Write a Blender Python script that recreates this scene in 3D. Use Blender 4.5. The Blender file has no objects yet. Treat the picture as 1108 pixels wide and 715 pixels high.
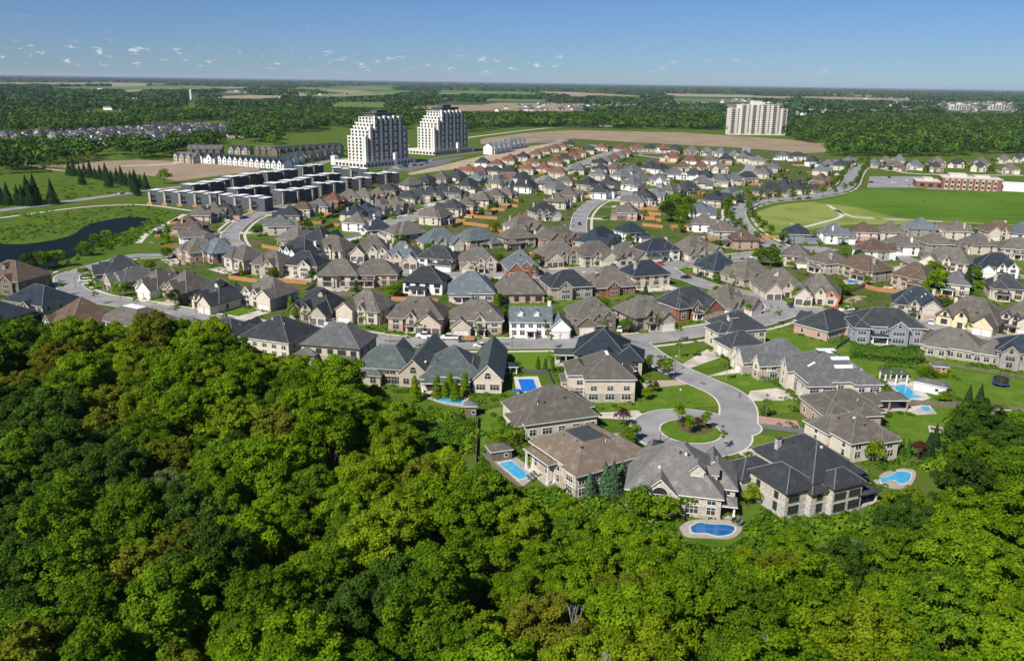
import bpy, math, random
import numpy as np
from mathutils import Vector, Matrix
R=math.radians
rnd=random.Random(7)
sc=bpy.context.scene
COL=sc.collection
# ------------------------------------------------------------------ camera model (used to read positions off the photograph)
F_=900.;CX,CY=554.,357.5
PIT=math.atan(268.5/F_); ROLL=math.atan(17/1108); H=80.
_f=np.array([0,math.cos(PIT),-math.sin(PIT)]); _r0=np.array([1.,0,0]); _u0=np.cross(_r0,_f)
_r=_r0*math.cos(ROLL)+_u0*math.sin(ROLL); _u=-_r0*math.sin(ROLL)+_u0*math.cos(ROLL)
def P(px,py,z=0.):
    d=_f+_r*((px-CX)/F_)-_u*((py-CY)/F_)
    t=(z-H)/d[2]
    return (float(d[0]*t),float(d[1]*t))
def Q(x,y,z=0.):
    v=np.array([x,y,z-H]); k=v@_f
    return (CX+F_*(v@_r)/k, CY-F_*(v@_u)/k, k)
cam_d=bpy.data.cameras.new('camera'); cam=bpy.data.objects.new('camera',cam_d); COL.objects.link(cam)
cam_d.sensor_width=36; cam_d.lens=36*F_/1108; cam_d.clip_start=1; cam_d.clip_end=120000
M=Matrix(((_r[0],_u[0],-_f[0],0),(_r[1],_u[1],-_f[1],0),(_r[2],_u[2],-_f[2],H),(0,0,0,1)))
cam.matrix_world=M; sc.camera=cam
# ------------------------------------------------------------------ light and sky
SUN_EL=R(44); SUN_AZ=R(38)      # sun stands behind the camera, to its left
sd=Vector((-math.sin(SUN_AZ)*math.cos(SUN_EL),-math.cos(SUN_AZ)*math.cos(SUN_EL),math.sin(SUN_EL)))
sl=bpy.data.lights.new('sun','SUN'); sl.energy=4.7; sl.angle=R(.5); sl.color=(1,.94,.84)
so=bpy.data.objects.new('sun',sl); COL.objects.link(so); so.rotation_euler=(-sd).to_track_quat('-Z','Y').to_euler(); so.location=(-200,-200,400)
w=bpy.data.worlds.new('World'); sc.world=w; w.use_nodes=True
nt=w.node_tree; nt.nodes.clear()
def N(nt,t,**k):
    n=nt.nodes.new(t)
    for a,b in k.items():
        if a in n.inputs.keys() if isinstance(a,str) else False: n.inputs[a].default_value=b
        else: setattr(n,a,b)
    return n
sky=N(nt,'ShaderNodeTexSky'); sky.sky_type='NISHITA'; sky.sun_disc=False; sky.sun_elevation=SUN_EL
sky.sun_rotation=math.atan2(sd.x,sd.y); sky.altitude=300; sky.air_density=1.0; sky.dust_density=.0; sky.ozone_density=1.6
tc=N(nt,'ShaderNodeTexCoord'); sep=N(nt,'ShaderNodeSeparateXYZ'); nt.links.new(tc.outputs['Generated'],sep.inputs[0])
mp=N(nt,'ShaderNodeMapping'); mp.inputs['Scale'].default_value=(44,44,130); nt.links.new(tc.outputs['Generated'],mp.inputs[0])
nz=N(nt,'ShaderNodeTexNoise'); nz.inputs['Scale'].default_value=1.6; nz.inputs['Detail'].default_value=5; nz.inputs['Roughness'].default_value=.55
nt.links.new(mp.outputs[0],nz.inputs['Vector'])
cr=N(nt,'ShaderNodeValToRGB'); cr.color_ramp.elements[0].position=.60; cr.color_ramp.elements[1].position=.76
nt.links.new(nz.outputs['Fac'],cr.inputs[0])
band=N(nt,'ShaderNodeValToRGB'); e=band.color_ramp.elements; e[0].position=.006; e[0].color=(0,0,0,1); e[1].position=.014; e[1].color=(1,1,1,1)
x=e.new(.026); x.color=(.9,.9,.9,1); x=e.new(.034); x.color=(.12,.12,.12,1); x=e.new(.055); x.color=(.07,.07,.07,1); x=e.new(.08); x.color=(0,0,0,1)
nt.links.new(sep.outputs['Z'],band.inputs[0])
side=N(nt,'ShaderNodeMapRange'); side.inputs['From Min'].default_value=.45; side.inputs['From Max'].default_value=-.2; nt.links.new(sep.outputs['X'],side.inputs['Value'])
m1=N(nt,'ShaderNodeMath',operation='MULTIPLY'); nt.links.new(cr.outputs[0],m1.inputs[0]); nt.links.new(band.outputs[0],m1.inputs[1])
m2=N(nt,'ShaderNodeMath',operation='MULTIPLY'); nt.links.new(m1.outputs[0],m2.inputs[0]); nt.links.new(side.outputs[0],m2.inputs[1])
m3=N(nt,'ShaderNodeMath',operation='MULTIPLY'); nt.links.new(m2.outputs[0],m3.inputs[0]); m3.inputs[1].default_value=.8
mx=N(nt,'ShaderNodeMixRGB'); nt.links.new(m3.outputs[0],mx.inputs[0]); nt.links.new(sky.outputs[0],mx.inputs[1]); mx.inputs[2].default_value=(7.2,7.0,7.0,1)
tint=N(nt,'ShaderNodeMixRGB'); tint.blend_type='MULTIPLY'; tint.inputs[0].default_value=1; tint.inputs[2].default_value=(.18,.27,.46,1); nt.links.new(sky.outputs[0],tint.inputs[1]); nt.links.new(tint.outputs[0],mx.inputs[1])
bg=N(nt,'ShaderNodeBackground'); bg.inputs['Strength'].default_value=.125; nt.links.new(mx.outputs[0],bg.inputs[0])
wo=N(nt,'ShaderNodeOutputWorld'); nt.links.new(bg.outputs[0],wo.inputs[0])
sc.view_settings.view_transform='Standard'; sc.view_settings.look='None'; sc.view_settings.exposure=.50; sc.view_settings.gamma=1
sc.render.engine='CYCLES'; sc.cycles.max_bounces=5; sc.cycles.diffuse_bounces=2; sc.cycles.glossy_bounces=2; sc.cycles.transmission_bounces=2; sc.cycles.volume_bounces=0
sc.cycles.use_denoising=True; sc.cycles.use_adaptive_sampling=True
try: sc.cycles.denoiser='OPENIMAGEDENOISE'
except Exception: pass
# ------------------------------------------------------------------ materials
MC={}
def mat(name,c,c2=None,scale=1.,rough=.8,kind='noise',spec=.3,detail=3.,stretch=(1,1,1),rand=.0,bump=0.,metal=0.,lo=.35,hi=.65,c3=None,scale3=.02,lo3=.45,hi3=.6):
    if name in MC: return MC[name]
    m=bpy.data.materials.new(name); m.use_nodes=True; t=m.node_tree; b=t.nodes['Principled BSDF']
    b.inputs['Roughness'].default_value=rough; b.inputs['Specular IOR Level'].default_value=spec; b.inputs['Metallic'].default_value=metal
    c=tuple(c)+(1,); out=None
    if c2 is None: c2=tuple(v*.8 for v in c[:3])
    c2=tuple(c2)+(1,)
    co=N(t,'ShaderNodeTexCoord'); ma=N(t,'ShaderNodeMapping'); ma.inputs['Scale'].default_value=stretch; t.links.new(co.outputs['Object'],ma.inputs[0])
    if kind=='noise':
        n=N(t,'ShaderNodeTexNoise'); n.inputs['Scale'].default_value=scale; n.inputs['Detail'].default_value=detail; src=n.outputs['Fac']
    elif kind=='voronoi':
        n=N(t,'ShaderNodeTexVoronoi'); n.inputs['Scale'].default_value=scale; s2=N(t,'ShaderNodeSeparateColor'); t.links.new(n.outputs['Color'],s2.inputs[0]); src=s2.outputs[0]
    elif kind=='wave':
        n=N(t,'ShaderNodeTexWave'); n.inputs['Scale'].default_value=scale; n.inputs['Distortion'].default_value=1.2; n.inputs['Detail'].default_value=2; src=n.outputs['Fac']
    t.links.new(ma.outputs[0],n.inputs['Vector'])
    r=N(t,'ShaderNodeMapRange'); r.inputs['From Min'].default_value=lo; r.inputs['From Max'].default_value=hi; t.links.new(src,r.inputs['Value'])
    x=N(t,'ShaderNodeMixRGB'); t.links.new(r.outputs[0],x.inputs[0]); x.inputs[1].default_value=c; x.inputs[2].default_value=c2; out=x.outputs[0]
    if c3 is not None:
        n3=N(t,'ShaderNodeTexNoise'); n3.inputs['Scale'].default_value=scale3; n3.inputs['Detail'].default_value=4; t.links.new(co.outputs['Object'],n3.inputs['Vector'])
        r3=N(t,'ShaderNodeMapRange'); r3.inputs['From Min'].default_value=lo3; r3.inputs['From Max'].default_value=hi3; t.links.new(n3.outputs['Fac'],r3.inputs['Value'])
        y=N(t,'ShaderNodeMixRGB'); t.links.new(r3.outputs[0],y.inputs[0]); t.links.new(out,y.inputs[1]); y.inputs[2].default_value=tuple(c3)+(1,); out=y.outputs[0]
    if rand>0:
        oi=N(t,'ShaderNodeObjectInfo'); q=N(t,'ShaderNodeMapRange'); q.inputs['To Min'].default_value=1-rand; q.inputs['To Max'].default_value=1+rand; t.links.new(oi.outputs['Random'],q.inputs['Value'])
        z=N(t,'ShaderNodeVectorMath',operation='SCALE'); t.links.new(out,z.inputs[0]); t.links.new(q.outputs[0],z.inputs['Scale']); out=z.outputs[0]
    t.links.new(out,b.inputs['Base Color'])
    if bump>0:
        bp=N(t,'ShaderNodeBump'); bp.inputs['Strength'].default_value=bump; bp.inputs['Distance'].default_value=.05; t.links.new(src,bp.inputs['Height']); t.links.new(bp.outputs[0],b.inputs['Normal'])
    MC[name]=m; return m
def roofm(n,c,rand=.14): # asphalt shingles: blotchy courses
    c2=tuple(v*.66 for v in c); return mat(n,c,c2,2.3,.9,'noise',.15,6.,(1,1,4.),rand,.5,c3=tuple(v*1.28 for v in c),scale3=.6,lo3=.5,hi3=.75)
ROOF={'t':roofm('shingle_taupe',(.128,.117,.101)),'g':roofm('shingle_grey',(.120,.125,.127)),'c':roofm('shingle_charcoal',(.043,.050,.056)),
 'n':roofm('shingle_navy',(.030,.042,.056)),'b':roofm('shingle_bluegrey',(.115,.140,.155)),'r':roofm('shingle_redbrown',(.165,.085,.058)),'w':roofm('shingle_brown',(.115,.082,.060)),
 'l':roofm('shingle_lightgrey',(.205,.200,.190)),'v':roofm('shingle_greengrey',(.085,.105,.105)),'m':roofm('shingle_mottled_brown',(.175,.140,.110),.05)}
def stone(n,c,k=1.): return mat(n,c,tuple(v*.55 for v in c),2.6*k,.85,'voronoi',.2,3,(1,1,2.),.06,.4,lo=.0,hi=1.)
def stucco(n,c): return mat(n,c,tuple(v*.86 for v in c),.8,.85,'noise',.2,5,(1,1,1),.06)
def brick(n,c,c2): return mat(n,c,c2,5.,.85,'voronoi',.2,3,(1,1,2.6),.07,.3,lo=0,hi=1)
WALL={'c':stucco('stucco_cream',(.58,.525,.435)),'t':stone('stone_tan',(.48,.43,.355)),'r':brick('brick_red',(.30,.125,.085),(.21,.085,.06)),'p':brick('brick_pink',(.47,.33,.26),(.37,.25,.20)),
 'w':stucco('siding_white',(.80,.80,.79)),'g':stone('stone_grey',(.36,.355,.34)),'s':stucco('siding_beige',(.44,.39,.32)),'y':stucco('stucco_yellow_cream',(.62,.55,.38)),
 'b':stucco('siding_bluegrey',(.24,.27,.31)),'k':brick('stone_dark_brown',(.20,.165,.13),(.12,.10,.08)),'l':stone('stone_light',(.62,.57,.48)),'q':stucco('stucco_peach',(.53,.445,.36))}
TRIM_W=mat('trim_white',(.78,.77,.74)); TRIM_D=mat('trim_dark',(.07,.065,.06)); TRIM_B=mat('trim_beige',(.5,.45,.37))
GLASS=mat('window_glass',(.022,.028,.034),(.035,.04,.045),.7,.08,spec=.9)
GDOOR={'w':mat('garage_door_white',(.74,.72,.68)),'d':mat('garage_door_dark',(.13,.12,.115)),'b':mat('garage_door_tan',(.40,.34,.27))}
DOORM=mat('front_door_wood',(.10,.055,.035)); VENT=mat('roof_vent_metal',(.05,.05,.05),rough=.5)
CONC=mat('concrete_drive',(.58,.53,.46),(.50,.46,.40),.7,c3=(.36,.33,.29),scale3=.15); KERB=mat('kerb_concrete',(.58,.56,.52),(.50,.48,.45),.5)
PAVER=mat('paver_drive',(.46,.36,.29),(.36,.27,.21),3,kind='voronoi',lo=0,hi=1); PAVPINK=mat('paver_pink',(.42,.27,.22),(.33,.20,.17),3,kind='voronoi',lo=0,hi=1)
ASPH=mat('road_asphalt',(.245,.24,.245),(.195,.192,.195),.5,detail=9,c3=(.30,.293,.288),scale3=.12,lo3=.42,hi3=.68,lo=.25,hi=.75); ASPHD=mat('drive_asphalt',(.15,.148,.15),(.12,.12,.122),.5)
WALK=mat('sidewalk_concrete',(.56,.52,.45),(.48,.45,.39),.5)
GRASS=mat('ground_grass',(.085,.145,.014),(.050,.100,.011),.12,detail=8,c3=(.085,.115,.022),scale3=.02,lo3=.42,hi3=.62,spec=.05,rough=1)
LAWN=mat('lawn_grass',(.100,.178,.016),(.062,.125,.012),.9,detail=9,spec=.05,rough=1,c3=(.145,.185,.030),scale3=.16,lo3=.48,hi3=.72,lo=.3,hi=.7)
LAWNS=mat('lawn_striped',(.110,.190,.016),(.088,.165,.013),.55,kind='wave',spec=.05,rough=1,lo=.1,hi=.9)
ROUGHG=mat('meadow_grass',(.095,.150,.014),(.055,.105,.012),.35,detail=9,spec=.05,rough=1,c3=(.060,.100,.018),scale3=.08)
YARDG=mat('garden_ground',(.068,.125,.014),(.042,.085,.012),.25,detail=9,c3=(.120,.095,.055),scale3=.11,lo3=.48,hi3=.60,spec=.05,rough=1)
MULCH=mat('garden_soil',(.115,.068,.042),(.085,.085,.030),.8,detail=6); DIRT=mat('bare_earth',(.42,.33,.23),(.33,.25,.165),.08,detail=8)
FIELD=mat('tilled_field',(.300,.235,.165),(.250,.195,.130),.04,detail=9,stretch=(1,.35,1),c3=(.20,.185,.10),scale3=.012,lo3=.5,hi3=.72,spec=.03,rough=1)
PALEF=mat('pale_mown_field',(.250,.275,.080),(.175,.225,.050),.16,kind='wave',stretch=(1,.8,1),spec=.03,rough=1,lo=.1,hi=.9,c3=(.15,.20,.04),scale3=.03)
MEADOW=mat('bright_meadow',(.085,.165,.016),(.058,.125,.011),.05,detail=10,stretch=(.5,2.4,1),c3=(.095,.170,.022),scale3=.012,lo3=.45,hi3=.6,spec=.03,rough=1)
WATER=mat('pond_water',(.006,.011,.014),(.009,.016,.016),.1,.3,spec=.03,bump=.05); WATER.node_tree.nodes['Principled BSDF'].inputs['IOR'].default_value=1.1; POOLW=mat('pool_water',(.045,.30,.52),(.07,.38,.58),.9,.08,spec=.5); POOLDECK=mat('pool_deck_stone',(.36,.33,.29),(.28,.26,.23),.6,detail=7)
POOLD=mat('deep_pool_water',(.010,.095,.27),(.015,.13,.34),.6,.08)
POOLC=mat('pool_cover',(.01,.16,.62),rough=.5); CEDAR=mat('cedar_wood',(.44,.225,.09),(.33,.165,.07),1.5,stretch=(4,4,.3)); GREYW=mat('weathered_wood',(.19,.155,.125),(.13,.11,.09),1.5,stretch=(4,4,.3))
WHITE=mat('flat_roof_white',(.74,.75,.76)); DARKP=mat('dark_panel',(.095,.105,.115)); SLATE=mat('dark_flat_roof',(.05,.058,.068)); BLACK=mat('black_rubber',(.02,.02,.02)); METAL=mat('painted_metal',(.12,.12,.12),rough=.4,spec=.5)
PALEW=mat('apartment_white',(.70,.68,.63),(.64,.62,.57),.1); FARW=mat('far_walls',(.30,.28,.25),(.22,.20,.18),.03,kind='voronoi',lo=0,hi=1); FARR=mat('far_roofs',(.060,.064,.070),(.14,.12,.105),.012,kind='voronoi',lo=0,hi=1)
BARK=mat('tree_bark',(.11,.09,.07),(.07,.055,.045),2.); PALEBARK=mat('pale_bark',(.42,.39,.35),(.30,.27,.24),1.5)
def leafm(name,a,b,c,tr=.36,rand=.18):
    m=bpy.data.materials.new(name); m.use_nodes=True; t=m.node_tree; t.nodes.clear()
    at=N(t,'ShaderNodeAttribute',attribute_name='tint'); r=N(t,'ShaderNodeValToRGB'); e=r.color_ramp.elements; e[0].color=a+(1,); e[1].color=c+(1,); x=e.new(.5); x.color=b+(1,)
    t.links.new(at.outputs['Fac'],r.inputs[0])
    oi=N(t,'ShaderNodeObjectInfo'); q=N(t,'ShaderNodeMapRange'); q.inputs['To Min'].default_value=1-rand; q.inputs['To Max'].default_value=1+rand; t.links.new(oi.outputs['Random'],q.inputs['Value'])
    z=N(t,'ShaderNodeVectorMath',operation='SCALE'); t.links.new(r.outputs[0],z.inputs[0]); t.links.new(q.outputs[0],z.inputs['Scale'])
    d=N(t,'ShaderNodeBsdfDiffuse'); l=N(t,'ShaderNodeBsdfTranslucent'); s=N(t,'ShaderNodeMixShader'); s.inputs[0].default_value=tr
    t.links.new(z.outputs[0],d.inputs[0]); t.links.new(z.outputs[0],l.inputs[0]); t.links.new(d.outputs[0],s.inputs[1]); t.links.new(l.outputs[0],s.inputs[2])
    o=N(t,'ShaderNodeOutputMaterial'); t.links.new(s.outputs[0],o.inputs[0]); return m
LEAF={'bright':leafm('leaves_bright',(.080,.150,.006),(.140,.245,.008),(.22,.33,.012)),'mid':leafm('leaves_mid',(.055,.115,.007),(.098,.190,.009),(.16,.265,.013)),
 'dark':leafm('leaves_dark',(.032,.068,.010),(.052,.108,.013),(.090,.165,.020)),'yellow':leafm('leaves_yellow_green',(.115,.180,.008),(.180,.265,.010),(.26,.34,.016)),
 'olive':leafm('leaves_olive_bronze',(.095,.120,.010),(.150,.180,.014),(.22,.22,.020)),'grey':leafm('leaves_grey_green',(.080,.140,.035),(.130,.205,.055),(.19,.27,.09)),
 'conifer':leafm('needles_dark',(.012,.034,.014),(.020,.052,.018),(.034,.075,.024),.05),'blue':leafm('needles_blue_green',(.045,.095,.045),(.070,.130,.062),(.10,.17,.085),.05),
 'cedar':leafm('cedar_hedge_leaves',(.030,.080,.010),(.048,.115,.013),(.070,.150,.018),.1),'plum':leafm('leaves_plum',(.05,.015,.018),(.07,.022,.025),(.10,.035,.035),.15),
 'farwood':leafm('far_wood_leaves',(.018,.048,.010),(.045,.100,.014),(.115,.185,.022),.1,.0),'farther':leafm('farther_wood_leaves',(.018,.044,.012),(.034,.075,.016),(.075,.130,.022),.1,.0),'shrub':leafm('shrub_leaves',(.035,.085,.008),(.075,.155,.010),(.14,.22,.016),.15)}
# ------------------------------------------------------------------ mesh helpers
class MB:
    def __init__(s): s.v=[];s.f=[];s.m=[]
    def poly(s,pts,mi=0):
        n=len(s.v); s.v+=[tuple(p) for p in pts]; s.f.append(tuple(range(n,n+len(pts)))); s.m.append(mi)
    def box(s,x0,x1,y0,y1,z0,z1,mi=0,top=None):
        if x0>x1:x0,x1=x1,x0
        if y0>y1:y0,y1=y1,y0
        n=len(s.v); s.v+=[(x0,y0,z0),(x1,y0,z0),(x1,y1,z0),(x0,y1,z0),(x0,y0,z1),(x1,y0,z1),(x1,y1,z1),(x0,y1,z1)]
        for k,q in enumerate(((0,3,2,1),(4,5,6,7),(0,1,5,4),(1,2,6,5),(2,3,7,6),(3,0,4,7))):
            s.f.append(tuple(n+i for i in q)); s.m.append(top if (k==1 and top is not None) else mi)
    def prism(s,lo,hi,mi=0,cap=None,mb=None):
        n=len(s.v); k=len(lo); s.v+=[tuple(p) for p in lo]+[tuple(p) for p in hi]
        s.f.append(tuple(n+i for i in reversed(range(k)))); s.m.append(mi if mb is None else mb)
        s.f.append(tuple(n+k+i for i in range(k))); s.m.append(mi if cap is None else cap)
        for i in range(k):
            j=(i+1)%k; s.f.append((n+i,n+j,n+k+j,n+k+i)); s.m.append(mi)
    def tube(s,a,b,ra,rb,k=6,mi=0):
        a=Vector(a);b=Vector(b);d=(b-a).normalized(); u=d.orthogonal().normalized(); w_=d.cross(u)
        L=[a+(u*math.cos(6.2832*i/k)+w_*math.sin(6.2832*i/k))*ra for i in range(k)]
        T=[b+(u*math.cos(6.2832*i/k)+w_*math.sin(6.2832*i/k))*rb for i in range(k)]
        s.prism(L,T,mi)
    def mesh(s,name,mats):
        me=bpy.data.meshes.new(name); me.from_pydata(s.v,[],s.f)
        for m in mats: me.materials.append(m)
        if len(mats)>1: me.polygons.foreach_set('material_index',s.m)
        me.update(); return me
    def obj(s,name,mats,parent=None,loc=(0,0,0),rz=0.):
        return link(name,s.mesh(name,mats),parent,loc,rz)
def link(name,me,parent=None,loc=(0,0,0),rz=0.):
    o=bpy.data.objects.new(name,me); COL.objects.link(o); o.location=loc; o.rotation_euler=(0,0,rz)
    if parent is not None: o.parent=parent
    return o
def root(name,loc,rz,label,cat,group=None):
    o=bpy.data.objects.new(name,None); COL.objects.link(o); o.location=loc; o.rotation_euler=(0,0,rz); o.empty_display_size=.5
    o['label']=label; o['category']=cat
    if group:o['group']=group
    return o
def tag(o,label,cat,group=None):
    o['label']=label; o['category']=cat
    if group:o['group']=group
    return o
KIDS={}
def copy_tree(src,kids,loc,rz,label=None,scale=None,group=None):
    r=src.copy(); COL.objects.link(r); r.location=loc; r.rotation_euler=(0,0,rz)
    if label:r['label']=label
    if group:r['group']=group
    if scale:r.scale=scale
    for k in kids:
        c=k.copy(); COL.objects.link(c); c.parent=r
        for g in k.children:
            d=g.copy(); COL.objects.link(d); d.parent=c
    return r
def npmesh(name,V,Fq,mats,tint=None,smooth=False):
    me=bpy.data.meshes.new(name); nv=len(V); nf,k=Fq.shape
    me.vertices.add(nv); me.vertices.foreach_set('co',V.astype(np.float32).ravel())
    me.loops.add(nf*k); me.loops.foreach_set('vertex_index',Fq.astype(np.int32).ravel())
    me.polygons.add(nf); me.polygons.foreach_set('loop_start',np.arange(0,nf*k,k,dtype=np.int32)); 
    try: me.polygons.foreach_set('loop_total',np.full(nf,k,dtype=np.int32))
    except Exception: pass
    for m in mats: me.materials.append(m)
    me.update(calc_edges=True)
    if tint is not None:
        a=me.attributes.new('tint','FLOAT','FACE'); a.data.foreach_set('value',tint.astype(np.float32))
    if smooth: me.polygons.foreach_set('use_smooth',np.ones(nf,dtype=bool))
    me.validate(); return me
def leafcards(rng,C,Nn,size,jit=.6,asp=.75):
    """quads at points C with normals Nn; returns V,F"""
    n=len(C); nn=Nn+rng.normal(0,jit,(n,3)); nn/=np.linalg.norm(nn,axis=1)[:,None]+1e-9
    a=rng.normal(0,1,(n,3)); a-=nn*(a*nn).sum(1)[:,None]; a/=np.linalg.norm(a,axis=1)[:,None]+1e-9
    b=np.cross(nn,a); s=(size*rng.uniform(.6,1.25,n))[:,None]*.5
    V=np.stack([C-a*s,C-b*s*asp+nn*s*.25,C+a*s,C+b*s*asp+nn*s*.25],1).reshape(-1,3)
    Fq=np.arange(n*4).reshape(n,4); return V,Fq
def sphere_dirs(rng,n):
    d=rng.normal(0,1,(n,3)); return d/np.linalg.norm(d,axis=1)[:,None]
# ------------------------------------------------------------------ ground shapes
def catmull(p,n=6):
    p=[np.array(q,float) for q in p]
    if len(p)<3: return [p[0]+(p[-1]-p[0])*t for t in np.linspace(0,1,8)]
    out=[]; q=[2*p[0]-p[1]]+p+[2*p[-1]-p[-2]]
    for i in range(1,len(q)-2):
        for k in range(n):
            t=k/n; a,b,c,d=q[i-1],q[i],q[i+1],q[i+2]
            out.append(.5*((2*b)+(-a+c)*t+(2*a-5*b+4*c-d)*t*t+(-a+3*b-3*c+d)*t**3))
    out.append(p[-1]); return out
def ribbon(name,pts,width,z,m,offset=0.,kind='structure',z2=None):
    b=MB(); L=[];Rr=[]
    for i,p in enumerate(pts):
        a=pts[max(i-1,0)]; c=pts[min(i+1,len(pts)-1)]; t=(c-a); t/=np.linalg.norm(t)+1e-9; n=np.array([-t[1],t[0]])
        L.append(p+n*(offset+width/2)); Rr.append(p+n*(offset-width/2))
    for i in range(len(pts)-1):
        b.poly([(Rr[i][0],Rr[i][1],z),(Rr[i+1][0],Rr[i+1][1],z),(L[i+1][0],L[i+1][1],z),(L[i][0],L[i][1],z)])
    o=b.obj(name,[m]); o['kind']=kind; return o
def patch(name,pts,z,m,kind='structure',px=True,smooth=False):
    pts=[P(*p) if px else p for p in pts]
    if smooth: pts=[tuple(q) for q in catmull(pts+[pts[0]],5)[:-1]]
    b=MB(); b.poly([(p[0],p[1],z) for p in pts])
    me=b.mesh(name,[m])
    if me.polygons[0].normal.z<0: me.flip_normals()
    o=link(name,me); o['kind']=kind; return o
b=MB(); RG=42000
b.poly([(RG*math.cos(6.2832*i/64),RG*math.sin(6.2832*i/64),-.05) for i in range(64)]); o=b.obj('ground',[GRASS]); o['kind']='structure'
b=MB(); K=96
for i in range(K):
    a0,a1=6.2832*i/K,6.2832*(i+1)/K; b.poly([(3000*math.cos(a0),3000*math.sin(a0),.2),(RG*math.cos(a0),RG*math.sin(a0),.2),(RG*math.cos(a1),RG*math.sin(a1),.2),(3000*math.cos(a1),3000*math.sin(a1),.2)])
o=b.obj('wooded_plain',[mat('wooded_ground',(.030,.058,.014),(.045,.080,.018),.004,detail=8)]); o['kind']='structure'
def inpoly(x,y,poly):
    c=False; j=len(poly)-1
    for i in range(len(poly)):
        xi,yi=poly[i]; xj,yj=poly[j]
        if (yi>y)!=(yj>y) and x<(xj-xi)*(y-yi)/(yj-yi)+xi: c=not c
        j=i
    return c
# ------------------------------------------------------------------ streets, read off the photograph (pixels)
ST={
'front':[(84,294),(72,300),(78,313),(98,322),(119,326),(158,332),(189,338),(214,343),(236,347),(263,351),(330,358),(390,365),(416,369),(454,371),(493,372.5),(540,372.5),(612,371.5),(667,369),(700,366.5),(739,361.7),(779,355.7),(819,348.5),(846,340),(863,335.5),(894,338),(928,343),(992,349),(1011,353),(1050,361),(1092,367),(1140,376)],
'spur':[(820,347),(838,339),(842,333),(836,327),(822,322),(810,319),(790,314),(768,309.6),(748,302.5),(730,297),(718,288)],
'court':[(672,369.5),(687.6,372.6),(703.5,384),(729,399.4),(759,413),(785,425),(797,437),(799,451),(795,463)],
'middle':[(251,262),(262,272),(290,283),(330,290),(380,293),(437,294),(487,297),(540,297),(582,296),(660,291),(717,287),(751,284),(789,279),(828,275),(850,270),(888,270),(900,269)],
'curve':[(253,268),(249,260),(250,252),(262,240.5),(276,233.5),(300,226.5),(322,221)],
'diag':[(400,250),(424,241),(452,233),(480,222.5),(502,214),(530,206),(556,200),(580,194)],
'bend':[(626,252),(626,243),(629,232),(640,221),(654,215),(672,211),(700,206),(725,204)],
'upper':[(570,204),(600,190),(631,177),(654,168),(676,160)],
'crescent':[(808,160),(806,172),(812,180),(806,187),(796,191)],
'east':[(846,272),(836,266),(816,256),(802,243),(797,231),(800,226),(815,220),(836,216.5),(858,214.7),(872,213.5),(892,210),(910,205.6),(918.6,198.6),(922,191),(928,183),(937,179),(950,177)],
'north':[(484,196),(510,187),(540,178),(566,170),(590,160),(612,152)],
'top':[(640,157),(680,166),(720,172),(760,175),(800,177)],
'westroad':[(-30,231),(0,228),(63,219.7),(126,211),(202,201.5),(253,194),(290,190),(330,182),(362,174),(400,180)],
'westlink':[(198,272),(172,276),(144,277),(120,283),(92,291),(80,297)],
'eastlots':[(926,252),(940,262),(960,272),(985,282),(1010,290),(1060,297),(1120,300)],
}
W_={'westroad':9,'westlink':7,'east':11,'eastlots':8}
SPT={k:catmull([P(*q) for q in v],7) for k,v in ST.items()}
for i_,(k,p) in enumerate(SPT.items()):
    wd=W_.get(k,9.0); ribbon('kerb',p,wd+.9,.09+.001*i_,KERB); ribbon('road',p,wd,.14+.004*i_,ASPH)
def sidewalk(k,side,i0=0,i1=None,off=7.6,wd=1.5):
    p=SPT[k][i0*7:(None if i1 is None else i1*7)]; ribbon('sidewalk',p,wd,.08,WALK,side*off)
sidewalk('front',1,2,13,6.6); sidewalk('front',1,14,24,6.6); sidewalk('front',-1,14,18); sidewalk('diag',-1); sidewalk('upper',1); sidewalk('north',1); sidewalk('front',-1,17,23,8.2); sidewalk('curve',-1); sidewalk('curve',1); sidewalk('bend',-1); sidewalk('middle',-1,4,15); sidewalk('middle',1,8,16,7.2)
sidewalk('east',1,0,18,9); sidewalk('east',-1,0,18,9); sidewalk('diag',1); sidewalk('front',-1,0,4,8.5); sidewalk('westlink',1,0,5,7)
for nm,pl,wd,m in (('path',[(0,236),(88,224.5),(152,221.7),(207,228)],3,WALK),('path',[(150,263),(157,255),(167,249),(181,242),(200,232)],3.2,WALK),
    ('path',[(1020,240),(960,237),(930,236),(915,232),(908,229),(903,227)],3,WALK),('path',[(870,246),(893,240),(907,236),(911,232),(903,226.5),(896,222)],3,WALK),('path',[(925,234),(960,237.5),(1000,239)],2.5,WALK),
    ('path',[(0,241),(60,246),(112,239.5)],.1,WALK),('road',[(280,172),(210,174),(180,178),(130,180)],7,CONC),('road',[(29,178),(60,184),(92,186)],6,DIRT),
    ('road',[(384,182),(430,179),(480,170),(530,163),(560,157),(600,152)],9,ASPHD),('road',[(500,150),(530,146),(590,139),(640,137)],8,CONC),('road',[(938,179),(980,187),(1020,189),(1108,190)],7,CONC),
    ('road',[(600,137),(700,138),(820,141)],9,ASPHD),('road',[(440,186),(470,176),(500,171)],7,ASPHD)):
    ribbon(nm,catmull([P(*q) for q in pl],6),wd,.06,m)
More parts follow.
